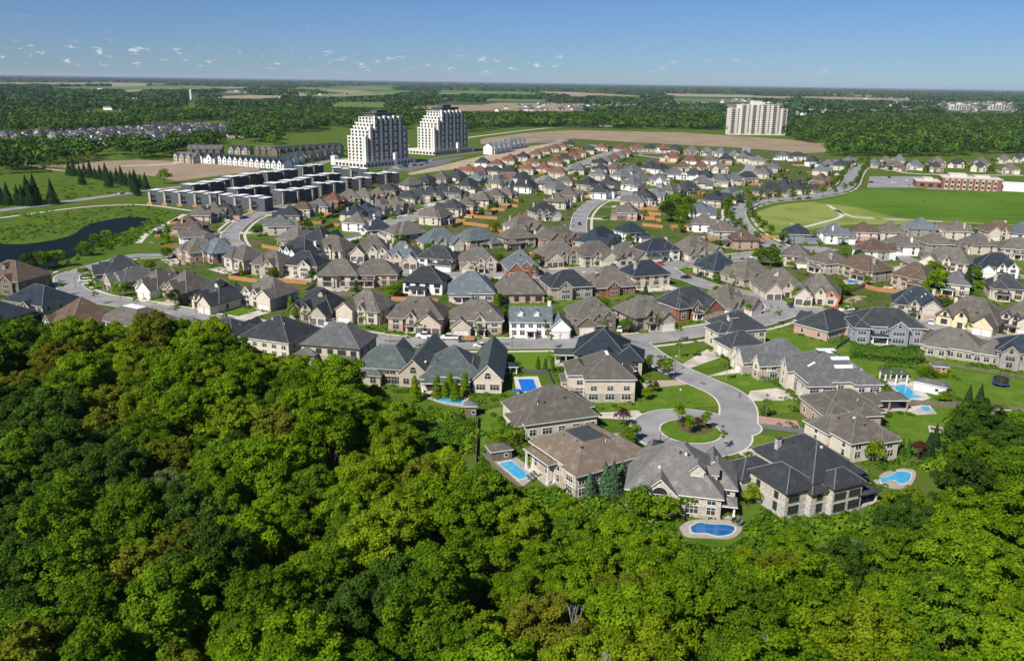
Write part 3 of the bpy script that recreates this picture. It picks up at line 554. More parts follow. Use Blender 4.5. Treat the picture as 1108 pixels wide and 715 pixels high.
# rows: key, phrase, street (None: yaw given), entries "x,y,widthpx,roof,wall,kind"
ROWS=[
('frontrow','row facing the front street','front','131,284,30,c,b,1;146,293,27,g,p,1;173,299,34,t,w,1;203,302,38,t,t,1;238,313,42,c,c,1;292,311,46,t,c,0;346,323,50,c,t,1;398,326,46,t,c,0;453,334,56,t,q,0;516,337,52,t,c,0;639,334,46,t,k,0;695,332,48,t,t,0;743,322,54,c,r,0;786,319,40,t,c,1'),
('eastfront','front street east end row','front','842,301,44,t,c,1;886,308,44,t,c,1;992,322,46,n,l,0;1054,334,52,t,y,1;1106,338,40,t,l,0'),
('backrow','row backing onto the front row','middle','214,266,30,t,c,0;236,267,34,b,c,2;266,274,34,t,c,2;297,280,38,t,t,2;331,281,40,c,c,2;369,291,42,t,c,0;408,290,44,t,q,2;461,298,42,c,w,2;510,305,46,b,l,1;563,306,46,t,c,1;614,303,46,c,t,0;658,299,48,t,r,1;698,291,44,n,c,2'),
('midrow','row facing the middle street','middle','327,266,40,c,w,1;362,264,38,t,c,0;403,264,38,t,c,1;436,271,38,b,q,1;475,274,40,c,w,2;517,277,38,t,q,0;563,280,36,b,r,1;602,270,40,t,t,0;642,270,40,t,c,0;676,270,34,t,l,1;711,266,40,n,w,2;750,264,40,t,c,1;776,282,36,n,c,1;810,290,42,t,c,1'),
('eastrow','row behind the vacant lot','eastlots','862,272,28,t,q,2;897,279,36,t,q,2;936,285,38,w,q,2;990,294,34,w,p,0;1036,301,30,g,c,2;1088,305,34,c,l,2'),
('eastmid','row on the east side street','eastlots','944,266,30,w,w,0;976,261,34,t,w,2;1011,259,34,t,g,2;1059,260,36,t,c,2;1101,265,34,t,s,2;1028,277,40,t,c,0;1077,283,40,n,w,0'),
('meadowrow','row along the bright meadow','eastlots','863,249,28,n,b,2;903,249,34,b,w,0;934,247,26,w,c,0;963,247,28,t,c,0;997,243,32,b,g,0;1035,246,28,t,c,0;1078,246,30,w,c,0;1106,248,26,b,w,0'),
('collector','row beside the collector road','east','804,255,30,w,p,2;783,246,26,t,c,2;762,238,28,t,w,0;758,225,36,b,w,0;774,213,26,c,c,0;790,208,24,g,c,0;833,203,30,c,p,1;850,199,22,c,p,1;864,200,22,c,c,1;888,193,28,w,r,0;889,182,24,b,c,0;879,173,20,c,w,2;897,176,20,g,c,0;909,177,16,c,c,0;918,173,15,g,c,0;863,168,18,c,w,2'),
('fourth','row backing onto the middle row','diag','441,248,30,t,c,0;475,255,38,b,c,1;515,254,36,b,c,2;559,253,34,t,s,2;564,240,30,t,c,0;602,253,40,t,p,0;648,254,44,n,c,1;682,247,26,n,w,2;588,226,28,c,l,0;574,239,20,t,c,1;409,244,28,n,w,2;433,248,28,t,c,2;387,237,26,t,w,0;322,252,32,t,t,1;346,253,30,c,w,1;384,228,24,n,c,0;397,226,22,n,w,0;412,222,24,t,c,0;429,219,24,t,c,0'),
('curverow','row along the curved west street','curve','304,240,32,g,c,0;314,229,24,c,c,0;328,223,18,w,c,2;346,220,20,g,q,2;361,214,22,r,r,2;217,229,28,t,c,0;232,226,24,t,c,0;244,225,20,c,p,0;204,241,32,w,l,0;211,251,26,t,w,2;224,260,24,t,l,0'),
('diagrow','row along the diagonal street','diag','378,211,22,t,c,0;394,209,20,t,t,0;409,208,18,t,r,0;421,203,22,c,c,2;472,230,28,t,c,0;490,222,26,c,c,0;505,219,22,t,c,0;522,213,22,t,c,0;536,209,20,t,s,0;548,207,20,t,t,0;441,211,18,c,c,0;454,208,18,c,c,0;466,206,18,c,t,0;479,203,20,c,c,0;491,206,16,c,g,0;507,198,22,c,c,2;518,191,20,b,s,0;540,195,20,g,c,0;570,199,22,c,w,0'),
('northrow','row beside the bare sandy ground','north','445,197,20,t,c,3;461,193,16,c,c,3;477,190,18,t,t,3;496,189,16,c,w,3;507,183,15,r,q,3;519,183,15,r,q,3;536,183,16,c,c,3;552,184,17,c,r,3;522,174,15,c,w,3;538,176,15,r,w,3;552,171,18,r,q,3;566,191,17,c,w,3;571,181,16,r,c,3;566,168,15,c,c,3;580,165,14,r,c,3;590,162,14,r,c,3;600,159,13,r,c,3;608,157,13,r,c,3;616,155,12,c,c,3'),
('upperrow','row along the upper street','upper','576,174,15,r,c,3;588,180,17,r,c,3;605,185,18,r,c,3;594,196,22,g,c,3;603,201,20,g,c,3;612,194,17,t,c,3;626,181,18,g,l,3;601,173,14,r,q,3;611,170,14,c,c,3;620,167,14,r,c,3;629,164,13,r,c,3;638,161,13,c,c,3;651,158,14,r,c,3;650,175,16,c,q,3;656,172,14,g,c,3;664,170,15,r,c,3;671,167,14,g,c,3;650,181,15,c,c,3;678,164,14,r,c,3;648,187,18,g,c,3;664,180,16,g,w,3'),
('bendrow','row around the bending central street','bend','616,208,24,t,c,0;603,215,24,t,c,0;637,197,20,c,t,3;659,197,22,c,c,3;651,205,20,c,w,3;685,197,24,g,w,3;673,188,18,b,w,3;693,191,20,g,c,3;713,192,18,g,w,3;679,226,32,t,c,0;688,215,26,g,c,0;698,211,22,c,c,0;711,209,20,b,c,2;728,204,26,t,c,2;744,201,20,c,c,2'),
('toprow','row below the tilled field','top','672,159,15,r,c,3;690,159,16,r,c,3;704,159,16,c,c,3;718,160,15,r,w,3;731,160,15,c,p,3;748,162,16,g,p,3;765,163,16,g,c,3;780,164,14,b,c,3;794,166,13,g,q,3;806,167,14,c,w,3;685,183,18,g,w,3;667,181,15,w,c,3;704,179,16,c,c,3;715,181,16,c,w,3;730,186,18,g,w,3;751,187,20,c,w,3;763,187,15,c,w,3;779,180,17,t,c,3;759,179,16,r,c,3;739,179,16,w,c,3;727,169,32,r,c,2;748,172,18,r,w,3;769,172,18,g,w,3;785,171,16,c,q,3;707,176,14,w,c,3'),
('crescentrow','row around the small crescent','crescent','760,195,20,g,c,3;779,193,20,g,t,3;794,192,20,g,c,3;809,190,20,c,p,2;826,185,24,g,c,0;836,179,26,g,t,0;820,172,18,g,c,0;804,169,16,g,y,3;847,167,18,g,w,2'),
('schoolrow','row behind the red brick school','top','946,175,13,g,c,3;958,173,14,t,c,3;973,172,15,b,p,3;969,178,16,t,c,3;990,177,16,b,c,3;1014,174,16,t,c,3;1036,175,18,c,c,3;1061,174,17,t,s,3;1086,171,18,t,c,3;1103,170,14,c,c,3;1012,179,16,c,p,3;1060,179,15,c,c,3;1092,181,18,t,c,3'),
]
def lot_extras(rg,cx,cy,yaw,W,D,front_d,kx,dk,near):
    """driveway from garage to street, front lawn"""
    c,s=math.cos(yaw),math.sin(yaw)
    T=lambda x,y:(cx+x*c-y*s,cy+x*s+y*c)
    gx,gy,gw=kx
    if front_d-4.6>-gy-.5:
        e=front_d-4.3
        q=[T(gx-gw/2,-gy*-1),T(gx+gw/2,gy),T(gx+gw/2+.3,-e),T(gx-gw/2-.3,-e)]
        q[0]=T(gx-gw/2,gy)
        patch('driveway',q,.066+rg.random()*.01,dk,px=False)
    if near:
        e=front_d-6.6
        if e>D/2+3:
            patch('lawn',[T(-W/2-1.5,-D/2),T(W/2+1.5,-D/2),T(W/2+1.5,-e),T(-W/2-1.5,-e)],.045+rg.random()*.008,LAWN,px=False)
FENCES=[]; DRV=[]
def make_rows():
    idx=0
    for key,phrase,street,spec in ROWS:
        ents=[]
        for e in spec.split(';'):
            q=e.split(','); ents.append((float(q[0]),float(q[1]),float(q[2]),q[3],q[4],int(q[5])))
        order=sorted(range(len(ents)),key=lambda i:ents[i][0])
        for rank,i in enumerate(order):
            px,py,wp,rc,wc,kind=ents[i]; rg=random.Random(1000+idx); idx+=1
            zz=6.2; x,y=P(px,py,zz); dep=Q(x,y,zz)[2]; 
            dist,q=nearest(SPT[street],x,y); fx,fy=q[0]-x,q[1]-y
            if dist>60: yaw=rg.uniform(-.35,.35)+(0.6 if px<720 else -.3)
            else: yaw=math.atan2(fx,-fy)   # local -y points to the street
            Wv=wp*dep/F_; ca=abs(math.cos(yaw)); sa=abs(math.sin(yaw)); D=12. if kind!=3 else 12
            if ca<.35 and sa>.9: W=Wv*.8
            else: W=max(Wv*.74,(Wv-D*sa*.45)/max(ca,.6))
            W=max(9.,min(W*1.06,22 if kind<3 else 15.5)); 
            if dep>600: D=12
            sgn=rg.choice((-1,1))
            g=generic(rg,W,kind,sgn,D)
            lowm=None; r_=rg.random()
            if wc in 'cqsw' and r_<.55 and dep<650: lowm=WALL[rg.choice('tlpg')] if wc!='w' else None
            tr=TRIM_W if rg.random()<.35 or wc in 'rb' else TRIM_B if rg.random()<.75 else TRIM_D
            lab=f"{RN[rc]} roofed {WN[wc]} house, {ORD[rank]} from left in the {phrase}"
            det=2 if dep<420 else 1 if dep<760 else 0
            build_house(lab,x,y,yaw,g['wings'],ROOF[rc],WALL[wc],lowm,tr,g['gd'],g['door'],g['dorm'] if det else (),3 if dep<360 else 0,g['chim'] if det else None,g['porch'] if det else (),sp=3.2,det=det,group=None,gdm=rg.choice('wwdb'),seed=idx,mwall=WALL['l'])
            HOUSES.append((x,y,max(W,D)/2+1.5,px,py,yaw,W,D,dep,lab,street,dist))
            if g['gd']:
                xs=[a[0] for a in g['gd']]; gx=sum(xs)/len(xs); gw=max(xs)-min(xs)+max(a[3] for a in g['gd'])+.4
                if dist<60 and rg.random()<.34 and dep<900:
                    c_,s2_=math.cos(yaw),math.sin(yaw); ly_=g['gd'][0][1]-3.6; DRV.append((x+gx*c_-ly_*s2_,y+gx*s2_+ly_*c_,yaw,lab))
                if dist<60: lot_extras(rg,x,y,yaw,W,D,dist,(gx,g['gd'][0][1],gw),rg.choice((CONC,CONC,PAVER,ASPHD,CONC)),dep<900)
            ly=D/2+rg.uniform(5,7)
            c,s=math.cos(yaw),math.sin(yaw); T=lambda a,b_:(x+a*c-b_*s,y+a*s+b_*c)
            if dep<1000:
                rm=rg.random()
                patch('lawn' if rm<.6 else 'garden_bed' if rm<.8 else 'patio',[T(-W/2-.8,D/2),T(W/2+.8,D/2),T(W/2+.8,ly+3),T(-W/2-.8,ly+3)],.03+rg.random()*.012,LAWN if rm<.6 else MULCH if rm<.8 else CONC,px=False)
                patch('garden_bed',[T(-W/2-1,-D/2-1.3),T(W/2+1,-D/2-1.3),T(W/2+1,-D/2+1),T(-W/2-1,-D/2+1)],.058+rg.random()*.005,MULCH,px=False)
            yr=D/2+9
            if (street in('diag','north','upper','bend','top','crescent','east','curve') and rg.random()<.8) or rg.random()<.2:
                FENCES.append((x,y,yaw,W,D,lab,rg.random(),dep))
make_rows()
# ------------------------------------------------------------------ hand-measured houses nearest the camera
def hip(x,y,w,d,h,p=.7,**k): return dict(k='hip',x=x,y=y,w=w,d=d,h=h,p=p,**k)
def gab(x,y,w,d,h,p=.8,ax='y',**k): return dict(k='gable',x=x,y=y,w=w,d=d,h=h,p=p,ax=ax,**k)
def hero(lab,cx,cy,yawd,wings,rc,wc,**k):
    k.setdefault('det',2); k.setdefault('vents',4); k.setdefault('sp',2.9)
    r=build_house(lab,cx,cy,R(yawd),wings,ROOF[rc],WALL[wc],name='large_house',seed=int(abs(cx)*7+cy),**k)
    for q in wings[:2]:
        c,s=math.cos(R(yawd)),math.sin(R(yawd)); HOUSES.append((cx+q['x']*c-q['y']*s,cy+q['x']*s+q['y']*c,max(q['w'],q['d'])/2+.5,0,0,R(yawd),q['w'],q['d'],100,lab,None,0))
    return r
hero('big charcoal slate-roofed grey stone house at the edge of the woods below the roundabout',59,156,24,[hip(2.5,0,13,17,6.4,.74),hip(-6.5,-3.5,8,10.5,5.7,.66),hip(-7.5,5.5,10,7.5,4.0,.6),hip(9.5,3.5,6,8.5,5.2,.62),hip(2.5,-8.6,7.5,5.5,6.2,.74,ww=5.0),hip(-3.2,-8.2,4.2,3.6,5.2,.62,ww=1.4),hip(8.2,-5,5,5.5,5.5,.6,ww=3.0)],'c','l',vents=7,trim=TRIM_D,gd=((-7.5,9.27,2,4.9),),low=stone('stone_lightgrey',(.55,.54,.51)),mwall=stone('stone_lightgrey',(.55,.54,.51)),porch=((8.5,-9.6,5.5,3.2,3.1,'hip'),(13,-2.5,3.5,5,2.9,'hip')),chim=(-2,4),
     extra_win=())
hero('light grey shingled house with arched sunroom gable and dormer beside the kidney-shaped pool',34.3,152.5,-12,[hip(-1,0,18,16,4.6,.86),hip(7.3,2.5,7,11,4.4,.8),gab(-3.6,-6,6.6,6,4.3,.95,nowin=True),gab(-6,6,5,7,4.3,1.2),gab(1,6.5,5,7,4.3,1.2),gab(6.5,6,4.5,7,4.4,1.2)],'l','l',vents=5,trim=TRIM_W,dorm=((3.2,-5.4,0,2.6),(7.2,-1.8,1,2.2)),
     extra_win=((-3.6,-9.06,.7,0,4.6,3.0,False),(-3.6,-9.07,4.0,0,3.,.5,True)),porch=((8.6,-5.4,4.5,3.6,2.8,'hip'),),mwall=WALL['c'],low=WALL['t'])
hero('mottled brown hip-roofed house with dark flat roof deck beside the rectangular light blue pool',15.6,162.2,31,[hip(0,0,15.6,17,5.8,.60,clip=3.4),hip(7.5,-3.5,7.5,9,5.4,.6),hip(-5,-7.2,7,4.5,5.6,.6,ww=2.2),hip(6,7,9,8,5.2,.6)],'m','l',flat=SLATE,vents=6,trim=TRIM_W,porch=((-8.9,3,2.2,9,5.0,'hip'),),low=WALL['t'],sp=2.4)
hero('taupe hip-roofed cream house between the covered pool and the brown house',9.4,189,21,[hip(0,0,18.5,15,4,.74),hip(-8,-3,6,7,3.6,.6,ww=2.6),hip(7,3,8,9,3.9,.6)],'t','c',trim=TRIM_W,vents=5,gd=((11.05,4,1,4.9),))
hero('tall cream stucco house over pale stone with white flat roof patch beside paved drive',25,211.5,3,[hip(.4,0,13,16,6.5,.7,clip=4.6),hip(-7,1.5,6,10,6.2,.65),hip(-9.5,3,3,6,3.0,.4),hip(5,7,8,7,5,.6)],'t','c',low=WALL['t'],vents=2,trim=TRIM_W,sp=3.4,extra_win=((-7,-3.55,.3,0,1.8,2.2,False),),flat=WHITE)
hero('charcoal hip-roofed house beside the street corner with an open corner pavilion',28,235.5,-10,[hip(-1,0,15,16,5.0,.72),hip(7,-4,8,10,4.6,.66),hip(-3,6,9,8,4.4,.6),gab(1,-7,6,4,4.6,.8)],'n','s',trim=TRIM_D,vents=3)
hero('green-grey roofed cream house with long gable wing, columns and four slim trees behind it',-15,218.5,-2,[hip(-1,0,15,15,3.9,.82),gab(9,4.5,7.5,27,3.7,1.0,wh=1.),hip(4.5,-1.5,6,13,3.8,.8),hip(-6.5,-5.6,5,6,3.6,.8)],'v','c',trim=TRIM_W,vents=4,porch=((-3,-9,11,3.6,3.1,'hip'),),chim=(-9,-2),sp=2.5)
hero('green-grey roofed house with recessed upper balcony and long gable wing, beside the striped drive fence',-32.5,221,-8,[hip(-2,-1,15,11,4.6,.85),gab(7,5,8,25,3.8,.95),hip(-6,-4,8,9,3.2,.6),gab(-1,8,6,8,4.2,1.1)],'v','s',trim=TRIM_B,vents=4,extra_win=((-2,-6.55,3.1,0,7.4,1.3,False),(-2,-6.56,.3,0,10.,2.1,False)),sp=2.7)
hero('dark grey roofed cream house with small rear balcony between two hip-roofed neighbours near the woods',-51.5,237,-12,[hip(0,0,18,13.5,5.6,.72),hip(-7,-6,6,6,3.2,.5),gab(0,5,7,7,5.4,.9)],'g','q',trim=TRIM_D,vents=3,porch=((5.5,-8.2,5,3.2,3.0,'hip'),),low=WALL['t'])
hero('pyramid-roofed charcoal grey house partly hidden by the tallest yellow-green trees',-71,243.5,-20,[hip(0,0,17,16,5.6,.66),hip(4,7,8,6,5.0,.7)],'c','c',trim=TRIM_W,vents=6)
hero('dark roofed house low behind the treetops, lowest of the forest-side roofs on the front street',-89,250,-24,[hip(0,0,16,14,3.8,.6),gab(4,5,6,8,3.6,.9)],'c','c',vents=2)
hero('taupe roofed house with its ridge just above the treetops, below the front street',*P(205,351,6),-30,[hip(0,0,18,14,4,.62),hip(6,5,8,8,3.8,.6)],'t','t',vents=2)
hero('grey twin-ridged house rising above the treetops below the front street',*P(146,339,6),-30,[hip(0,0,18,14,4.4,.7,clip=4),hip(8,3,8,10,4,.6)],'t','t',vents=2)
hero('brown hip-roofed house near the street bend just above the treetops',*P(90,336,6.5),-38,[hip(0,0,17,17,3.8,.82),gab(-5,-6.5,5,6,3.5,.9)],'w','s',vents=2)
hero('dark green-grey roofed house with covered rear patio inside the street bend',*P(44,318,7),-24,[hip(0,0,19,14,5.4,.66),hip(-9,-3,7,9,3.4,.6),gab(3,-6,6,5,4.,.8)],'n','s',vents=2,porch=((5,-9,9,4,3.3,'hip'),))
hero('brown roofed house between the pond and the west end of the front street',*P(14,294,7),-15,[hip(0,0,20,16,5.6,.7),gab(5,-6,6,6,5,.9)],'w','k',vents=2,dorm=((0,-4,0,2),))
hero('black-roofed house cut by the picture edge below the pond',*P(-6,334,6),-20,[hip(0,0,18,14,4.6,.6)],'n','k',vents=1)
# around the cul-de-sac, east side
hero('navy charcoal roofed cream house with low front garage wing at the street corner',71.5,254,18,[hip(3,5,14,13,5.7,.72),hip(-2.5,-6,12,10,3.5,.7),hip(-4,3,6,8,5.4,.7)],'c','c',vents=3,trim=TRIM_W,gd=((-8.55,-8,3,2.5),(-8.55,-4.5,3,2.5)),dorm=((-1.5,3,3,1.6),))
hero('grey roofed cream house with three steep front gables beside the long lawn',76,230.5,16,[hip(2,0,15,13.5,4.4,.78),gab(-5.5,5.5,7,4,3.7,1.2,'x',nowin=True),gab(-6.5,1,7.5,4.5,4.0,1.3,'x',nowin=True),gab(-4,-4.5,8,3.4,4.4,1.3,'x'),hip(3,-6,11,4.5,2.8,.45)],'g','c',vents=2,trim=TRIM_W,gd=((-9.05,5.5,3,2.6),(-10.3,1,3,2.8)),low=WALL['t'])
hero('large grey roofed cream house with skylights beside the patterned concrete drive',86.5,217,4,[hip(0,0,18,20,5.6,.60,clip=5.2),hip(-6,-8,7,7,5.0,.6),hip(6.5,-8.5,7,7,5.6,.6),hip(8.5,6,5,8,5,.6),gab(-8,2,5.5,5,5.4,1.1,'x'),hip(2,8,9,8,5.3,.6)],'g','c',flat=WHITE,vents=3,trim=TRIM_W,skyl=((0,1.2,5,1.8,0),(2,-3.5,5,1.2,0),(2,-6,5,1.2,0),(-5.5,-3,2.2,.8,0),(6.5,-2,1.6,2.4,0)),gd=((-9.55,-8,3,2.6),),extra_win=((-9.06,-3,.4,3,2.6,4.4,False),))
hero('long taupe roofed pink brick house in front of the big house with skylights',83,194.5,8,[hip(0,0,15,12,4.3,.6),hip(-4.5,-1,7,14,4.0,.6),gab(7,3,6,7,3.9,.5,'x'),hip(3,-4,6,7,4.1,.6)],'t','p',vents=5,trim=TRIM_W)
hero('grey hip-roofed cream house behind the big charcoal roof, nearest its drive',79,177.5,20,[hip(0,0,12.5,13,4.8,.62),hip(3.2,-5,5,6,4.7,.62),hip(-3,4,8,8,4.5,.6)],'t','c',vents=7,trim=TRIM_W)
hero('charcoal roofed pink brick bungalow on the wide lawn inside the street corner',107,272,38,[hip(0,0,19,12.5,3.4,.7),hip(5,-4.5,8,7,3.3,.7),gab(-2,6,6,6,3.3,.8)],'c','p',vents=2,trim=TRIM_W,porch=((10,-4,4,6,2.9,'hip'),))
hero('large blue-grey sided house with charcoal roof above the tall green hedge',123.5,266,-7,[hip(0,0,21,13,5.8,.68),gab(2.5,-5.2,6,6,5.6,.75,mi=0,ww=3.6),hip(-9,-3,5,11,5.6,.7,ww=2.6),hip(9.5,-1,4,10,5.6,.7)],'c','b',vents=2,trim=TRIM_W,porch=((-3.2,-7.6,5,3,3,'hip'),),low=WALL['b'])
hero('taupe roofed pale stone bungalow with row of rear windows above the rail fence',141.5,249,-30,[hip(-3,0,17,13,3.5,.66),hip(8,-2,10,10,3.4,.66),hip(-7,-5,6,5,3.4,.6)],'t','l',vents=2,trim=TRIM_W,low=WALL['t'],sp=2.1)
hero('dark roofed grey stone house at the right end of the street above the trampoline',*P(1108,378,5),-25,[hip(0,0,15,12,5.4,.66),gab(-4,-5,5,5,5,.9)],'n','g',vents=1)
# white colonial house
def colonial():
    x,y=P(577,345,5); 
    w=[gab(0,0,13.6,9.5,5.3,.78,'x',wh=1.4),gab(9.6,-1.5,6.6,9,3.4,.95,'y',nowin=True)]
    r=build_house('white colonial house with blue-grey roof, two dormers and side garage on the front street',x-1,y,R(1),w,ROOF['b'],WALL['w'],None,TRIM_W,((8.1,-6.05,0,2.6),(11.2,-6.05,0,2.6)),(0,-4.8,0),((-3.4,-3.4,0,1.7),(1.9,-3.4,0,1.7)),1,(6.2,1),((0,-6.,3.,2.2,2.8,'flat'),),sp=2.3,name='large_house')
    HOUSES.append((x,y,9,0,0,0,14,9,100,'',None,0)); HOUSES.append((x+9,y-1,5,0,0,0,14,9,100,'',None,0))
colonial()
# ------------------------------------------------------------------ pools, sheds, pavilions, garden things
POOLS=[]
def pool(name,label,pts,deckpts,wm,dk,smooth=False,cover=None):
    POOLS.append([P(*p) for p in deckpts])
    r=root(name,P(*pts[0])+(0,),0,label,'pool'); ox,oy=P(*pts[0])
    def part(nm,pl,z,m,sm):
        q=[P(*p) for p in pl]
        if sm: q=[tuple(a) for a in catmull(q+[q[0]],6)[:-1]]
        b=MB(); ar=sum(q[i][0]*q[(i+1)%len(q)][1]-q[(i+1)%len(q)][0]*q[i][1] for i in range(len(q)))
        if ar<0:q=q[::-1]
        b.prism([(a-ox,c-oy,-.3) for a,c in q],[(a-ox,c-oy,z) for a,c in q],0); b.obj(nm,[m],r)
    part('deck',deckpts,.16,dk,smooth); cx=sum(p[0] for p in pts)/len(pts); cy=sum(p[1] for p in pts)/len(pts)
    part('coping',[(cx+(p[0]-cx)*1.09,cy+(p[1]-cy)*1.14) for p in pts],.24,WALK,smooth); part('cover' if cover else 'water',pts,.27,cover or wm,smooth); return r
pool('swimming_pool','blue covered rectangular pool with pale deck behind the striped lawn',[(560.5,411),(577,411),(581.5,423),(565,424.5)],[(556,408),(582,407.5),(590,430),(560,430)],POOLW,WALK,cover=POOLC)
pool('swimming_pool','light blue rectangular pool beside the brown hip-roofed house',[(540,502.5),(553,499.5),(574,516),(561,519.5)],[(529,499),(556,493),(584,513),(566,527)],POOLW,POOLDECK)
pool('swimming_pool','deep blue kidney-shaped pool behind the light grey shingled house',[(747,571),(756,566.5),(768,568),(782,568.5),(794,571),(791,578),(777,580.5),(764,577.5),(750,577)],[(735,571),(745,564),(770,562),(794,564),(803,572),(793,582),(765,582),(742,580)],POOLD,POOLDECK,True)
pool('swimming_pool','long turquoise pool with pergola at its head, east of the skylight house',[(964,418),(979,417),(997,431),(982,432)],[(954,411),(983,409),(1007,431),(985,438)],POOLW,CONC)
pool('swimming_pool','bright blue freeform pool at the edge of the woods on the east side',[(952,518),(962,516),(972,511),(985,513),(983,521),(975,524),(966,520),(955,523)],[(944,521),(958,511),(980,507),(991,512),(984,527),(965,528)],POOLW,POOLDECK,True)
pool('swimming_pool','narrow bright blue pool among slim trees behind the columned house',[(470,431),(482,429),(502,434),(498,438.5),(484,436),(472,434)],[(462,431),(475,426),(508,431),(503,441),(482,438)],POOLW,POOLDECK)
pool('swimming_pool','small oval blue pool in a back garden behind the gabled house',[(915,304.2),(928,304),(930,306),(918,306.5)],[(912,303.5),(930,303),(933,307.5),(915,307.5)],POOLC,CONC)
pool('swimming_pool','round splash pool with toys on the tiled patio by the garden cabana',[(996,441),(1004,440),(1008,445),(1000,446)],[(975,441),(1005,438),(1014,448),(990,449)],POOLW,CONC)
def shed(name,label,cat,px,py,yaw,w,d,h,rf,wl,k='hip',p=.5,openf=False,z=0):
    x,y=P(px,py,z); r=root(name,(x,y,0),R(yaw),label,cat); q=dict(k=k,x=0,y=0,w=w,d=d,h=h,p=p,oh=.3)
    b=MB(); add_roof(b,q,0); b.obj('roof',[rf,TRIM_W,rf],r)
    if openf:
        n=3
        for i in range(n):
            for s in (-1,1):
                b=MB(); xx=-w/2+.2+(w-.4)*i/(n-1); b.box(xx-.16,xx+.16,s*(d/2-.2)-.16,s*(d/2-.2)+.16,0,h-.2); b.obj('post',[wl],r)
        b=MB(); b.box(-w/2,w/2,-d/2,d/2,-.1,.2); b.obj('floor_slab',[CONC],r)
    else:
        b=MB(); b.box(-w/2,w/2,-d/2,d/2,-.2,h-.05); b.obj('wall',[wl],r); fr,pa=win_meshes(.8,.8,False,TRIM_W); o=link('window',fr,r,(w*.22,-d/2,.9)); link('pane',pa,o)
        b=MB(); b.box(-.5,.5,-.05,.02,0,1.9); b.obj('door',[wl if wl is not CEDAR else GREYW],r,(-w*.2,-d/2-.01,0))
    HOUSES.append((x,y,max(w,d)/2+.5,0,0,0,w,d,100,'',None,0)); return r
shed('garden_shed','small grey garden shed with hipped roof at the meadow edge below the slim trees','shed',509.5,449,5,2.6,2.6,3.0,ROOF['b'],GREYW)
shed('pool_house','low grey-roofed pool house at the top corner of the light blue pool','pool house',540,495,20,4.8,3.6,2.6,ROOF['t'],GREYW)
shed('garden_pavilion','open black-roofed pavilion with stone posts beside the striped lawn','pavilion',612,393,-3,6.6,5.2,3.6,SLATE,WALL['l'],openf=True,p=.3)
shed('garden_gazebo','small navy-roofed gazebo at the lower left corner of the striped lawn','gazebo',552,403,0,4.0,3.2,2.4,ROOF['n'],TRIM_W,openf=True,p=.4)
shed('pool_house','grey-roofed white pool house beside the long turquoise pool','pool house',1007,423,-38,8,4.,2.6,ROOF['g'],WALL['w'],p=.4)
shed('garden_cabana','taupe-roofed open cabana joined to the tiled patio east of the pink brick house','cabana',956,441,4,10,5.5,3.2,ROOF['t'],WALL['p'],openf=True,p=.45)
shed('garden_shed','pale garden shed with brown roof at the wood edge on the far right side','shed',1077,451,-8,4.4,3.4,2.9,ROOF['w'],GREYW)
shed('garden_shed','orange cedar shed with grey roof against the rail fence','shed',1015,402,-10,4,3,2.2,ROOF['g'],CEDAR)
shed('garden_shed','tiny blue garden shed beside the gravel path near the pond','shed',174.5,251,10,3.4,3,2.6,ROOF['b'],WALL['b'])
def pergola():
    x,y=P(966,413); r=root('pergola',(x,y,0),R(-3),'white-columned pergola with dark slatted top at the head of the turquoise pool','pergola')
    b=MB()
    for i in range(14): b.box(-3.6+i*.53,-3.5+i*.53,-2.4,2.4,3.1,3.28)
    for s in (-1,1): b.box(-3.7,3.7,s*2-.08,s*2+.08,2.9,3.1)
    b.obj('slatted_top',[DARKP],r)
    for i in range(3):
        for s in (-1,1): b=MB(); b.tube((-3+i*3,s*2,0),(-3+i*3,s*2,2.9),.26,.22,10); b.obj('column',[TRIM_W],r)
pergola()
def trampoline():
    x,y=P(1082,417); r=root('trampoline',(x,y,0),0,'round trampoline with blue pad and black safety net on the right lawn','trampoline')
    b=MB(); n=24
    for i in range(n):
        a,c=6.2832*i/n,6.2832*(i+1)/n; f=lambda t,rr,z:(rr*math.cos(t),rr*math.sin(t),z)
        b.prism([f(a,1.9,.85),f(a,2.25,.85),f(c,2.25,.85),f(c,1.9,.85)],[f(a,1.9,.97),f(a,2.25,.97),f(c,2.25,.97),f(c,1.9,.97)])
    b.obj('pad',[mat('pad_blue',(.02,.09,.42))],r); b=MB(); b.prism([(1.9*math.cos(6.2832*i/n),1.9*math.sin(6.2832*i/n),.84) for i in range(n)],[(1.9*math.cos(6.2832*i/n),1.9*math.sin(6.2832*i/n),.90) for i in range(n)]); b.obj('bed',[BLACK],r)
    b=MB()
    for i in range(n):
        a,c=6.2832*i/n,6.2832*(i+1)/n; b.prism([(2.0*math.cos(t),2.0*math.sin(t),.97) for t in (a,c,)]+[(1.97*math.cos(t),1.97*math.sin(t),.97) for t in (c,a)],[(2.0*math.cos(t),2.0*math.sin(t),2.3) for t in (a,c)]+[(1.97*math.cos(t),1.97*math.sin(t),2.3) for t in (c,a)])
    b.obj('safety_net',[mat('net_black',(.03,.035,.03))],r)
    for i in range(6): b=MB(); t=6.2832*i/6; b.tube((2.1*math.cos(t),2.1*math.sin(t),0),(2.1*math.cos(t),2.1*math.sin(t),2.4),.05,.05,6); b.obj('pole',[METAL],r)
trampoline()
def garden_box(px,py,lab):
    x,y=P(px,py); r=root('raised_planter',(x,y,0),R(-20),lab,'planter'); b=MB()
    for s in (-1,1): b.box(-1.7,1.7,s*1.4-.15,s*1.4+.15,0,.5); b.box(s*1.55-.15,s*1.55+.15,-1.24,1.24,0,.5)
    b.obj('rim',[WALK],r); b=MB(); b.box(-1.4,1.4,-1.24,1.24,0,.36); b.obj('soil',[MULCH],r)
garden_box(1013,466,'square stone-rimmed sandbox on the lawn below the tiled patio')
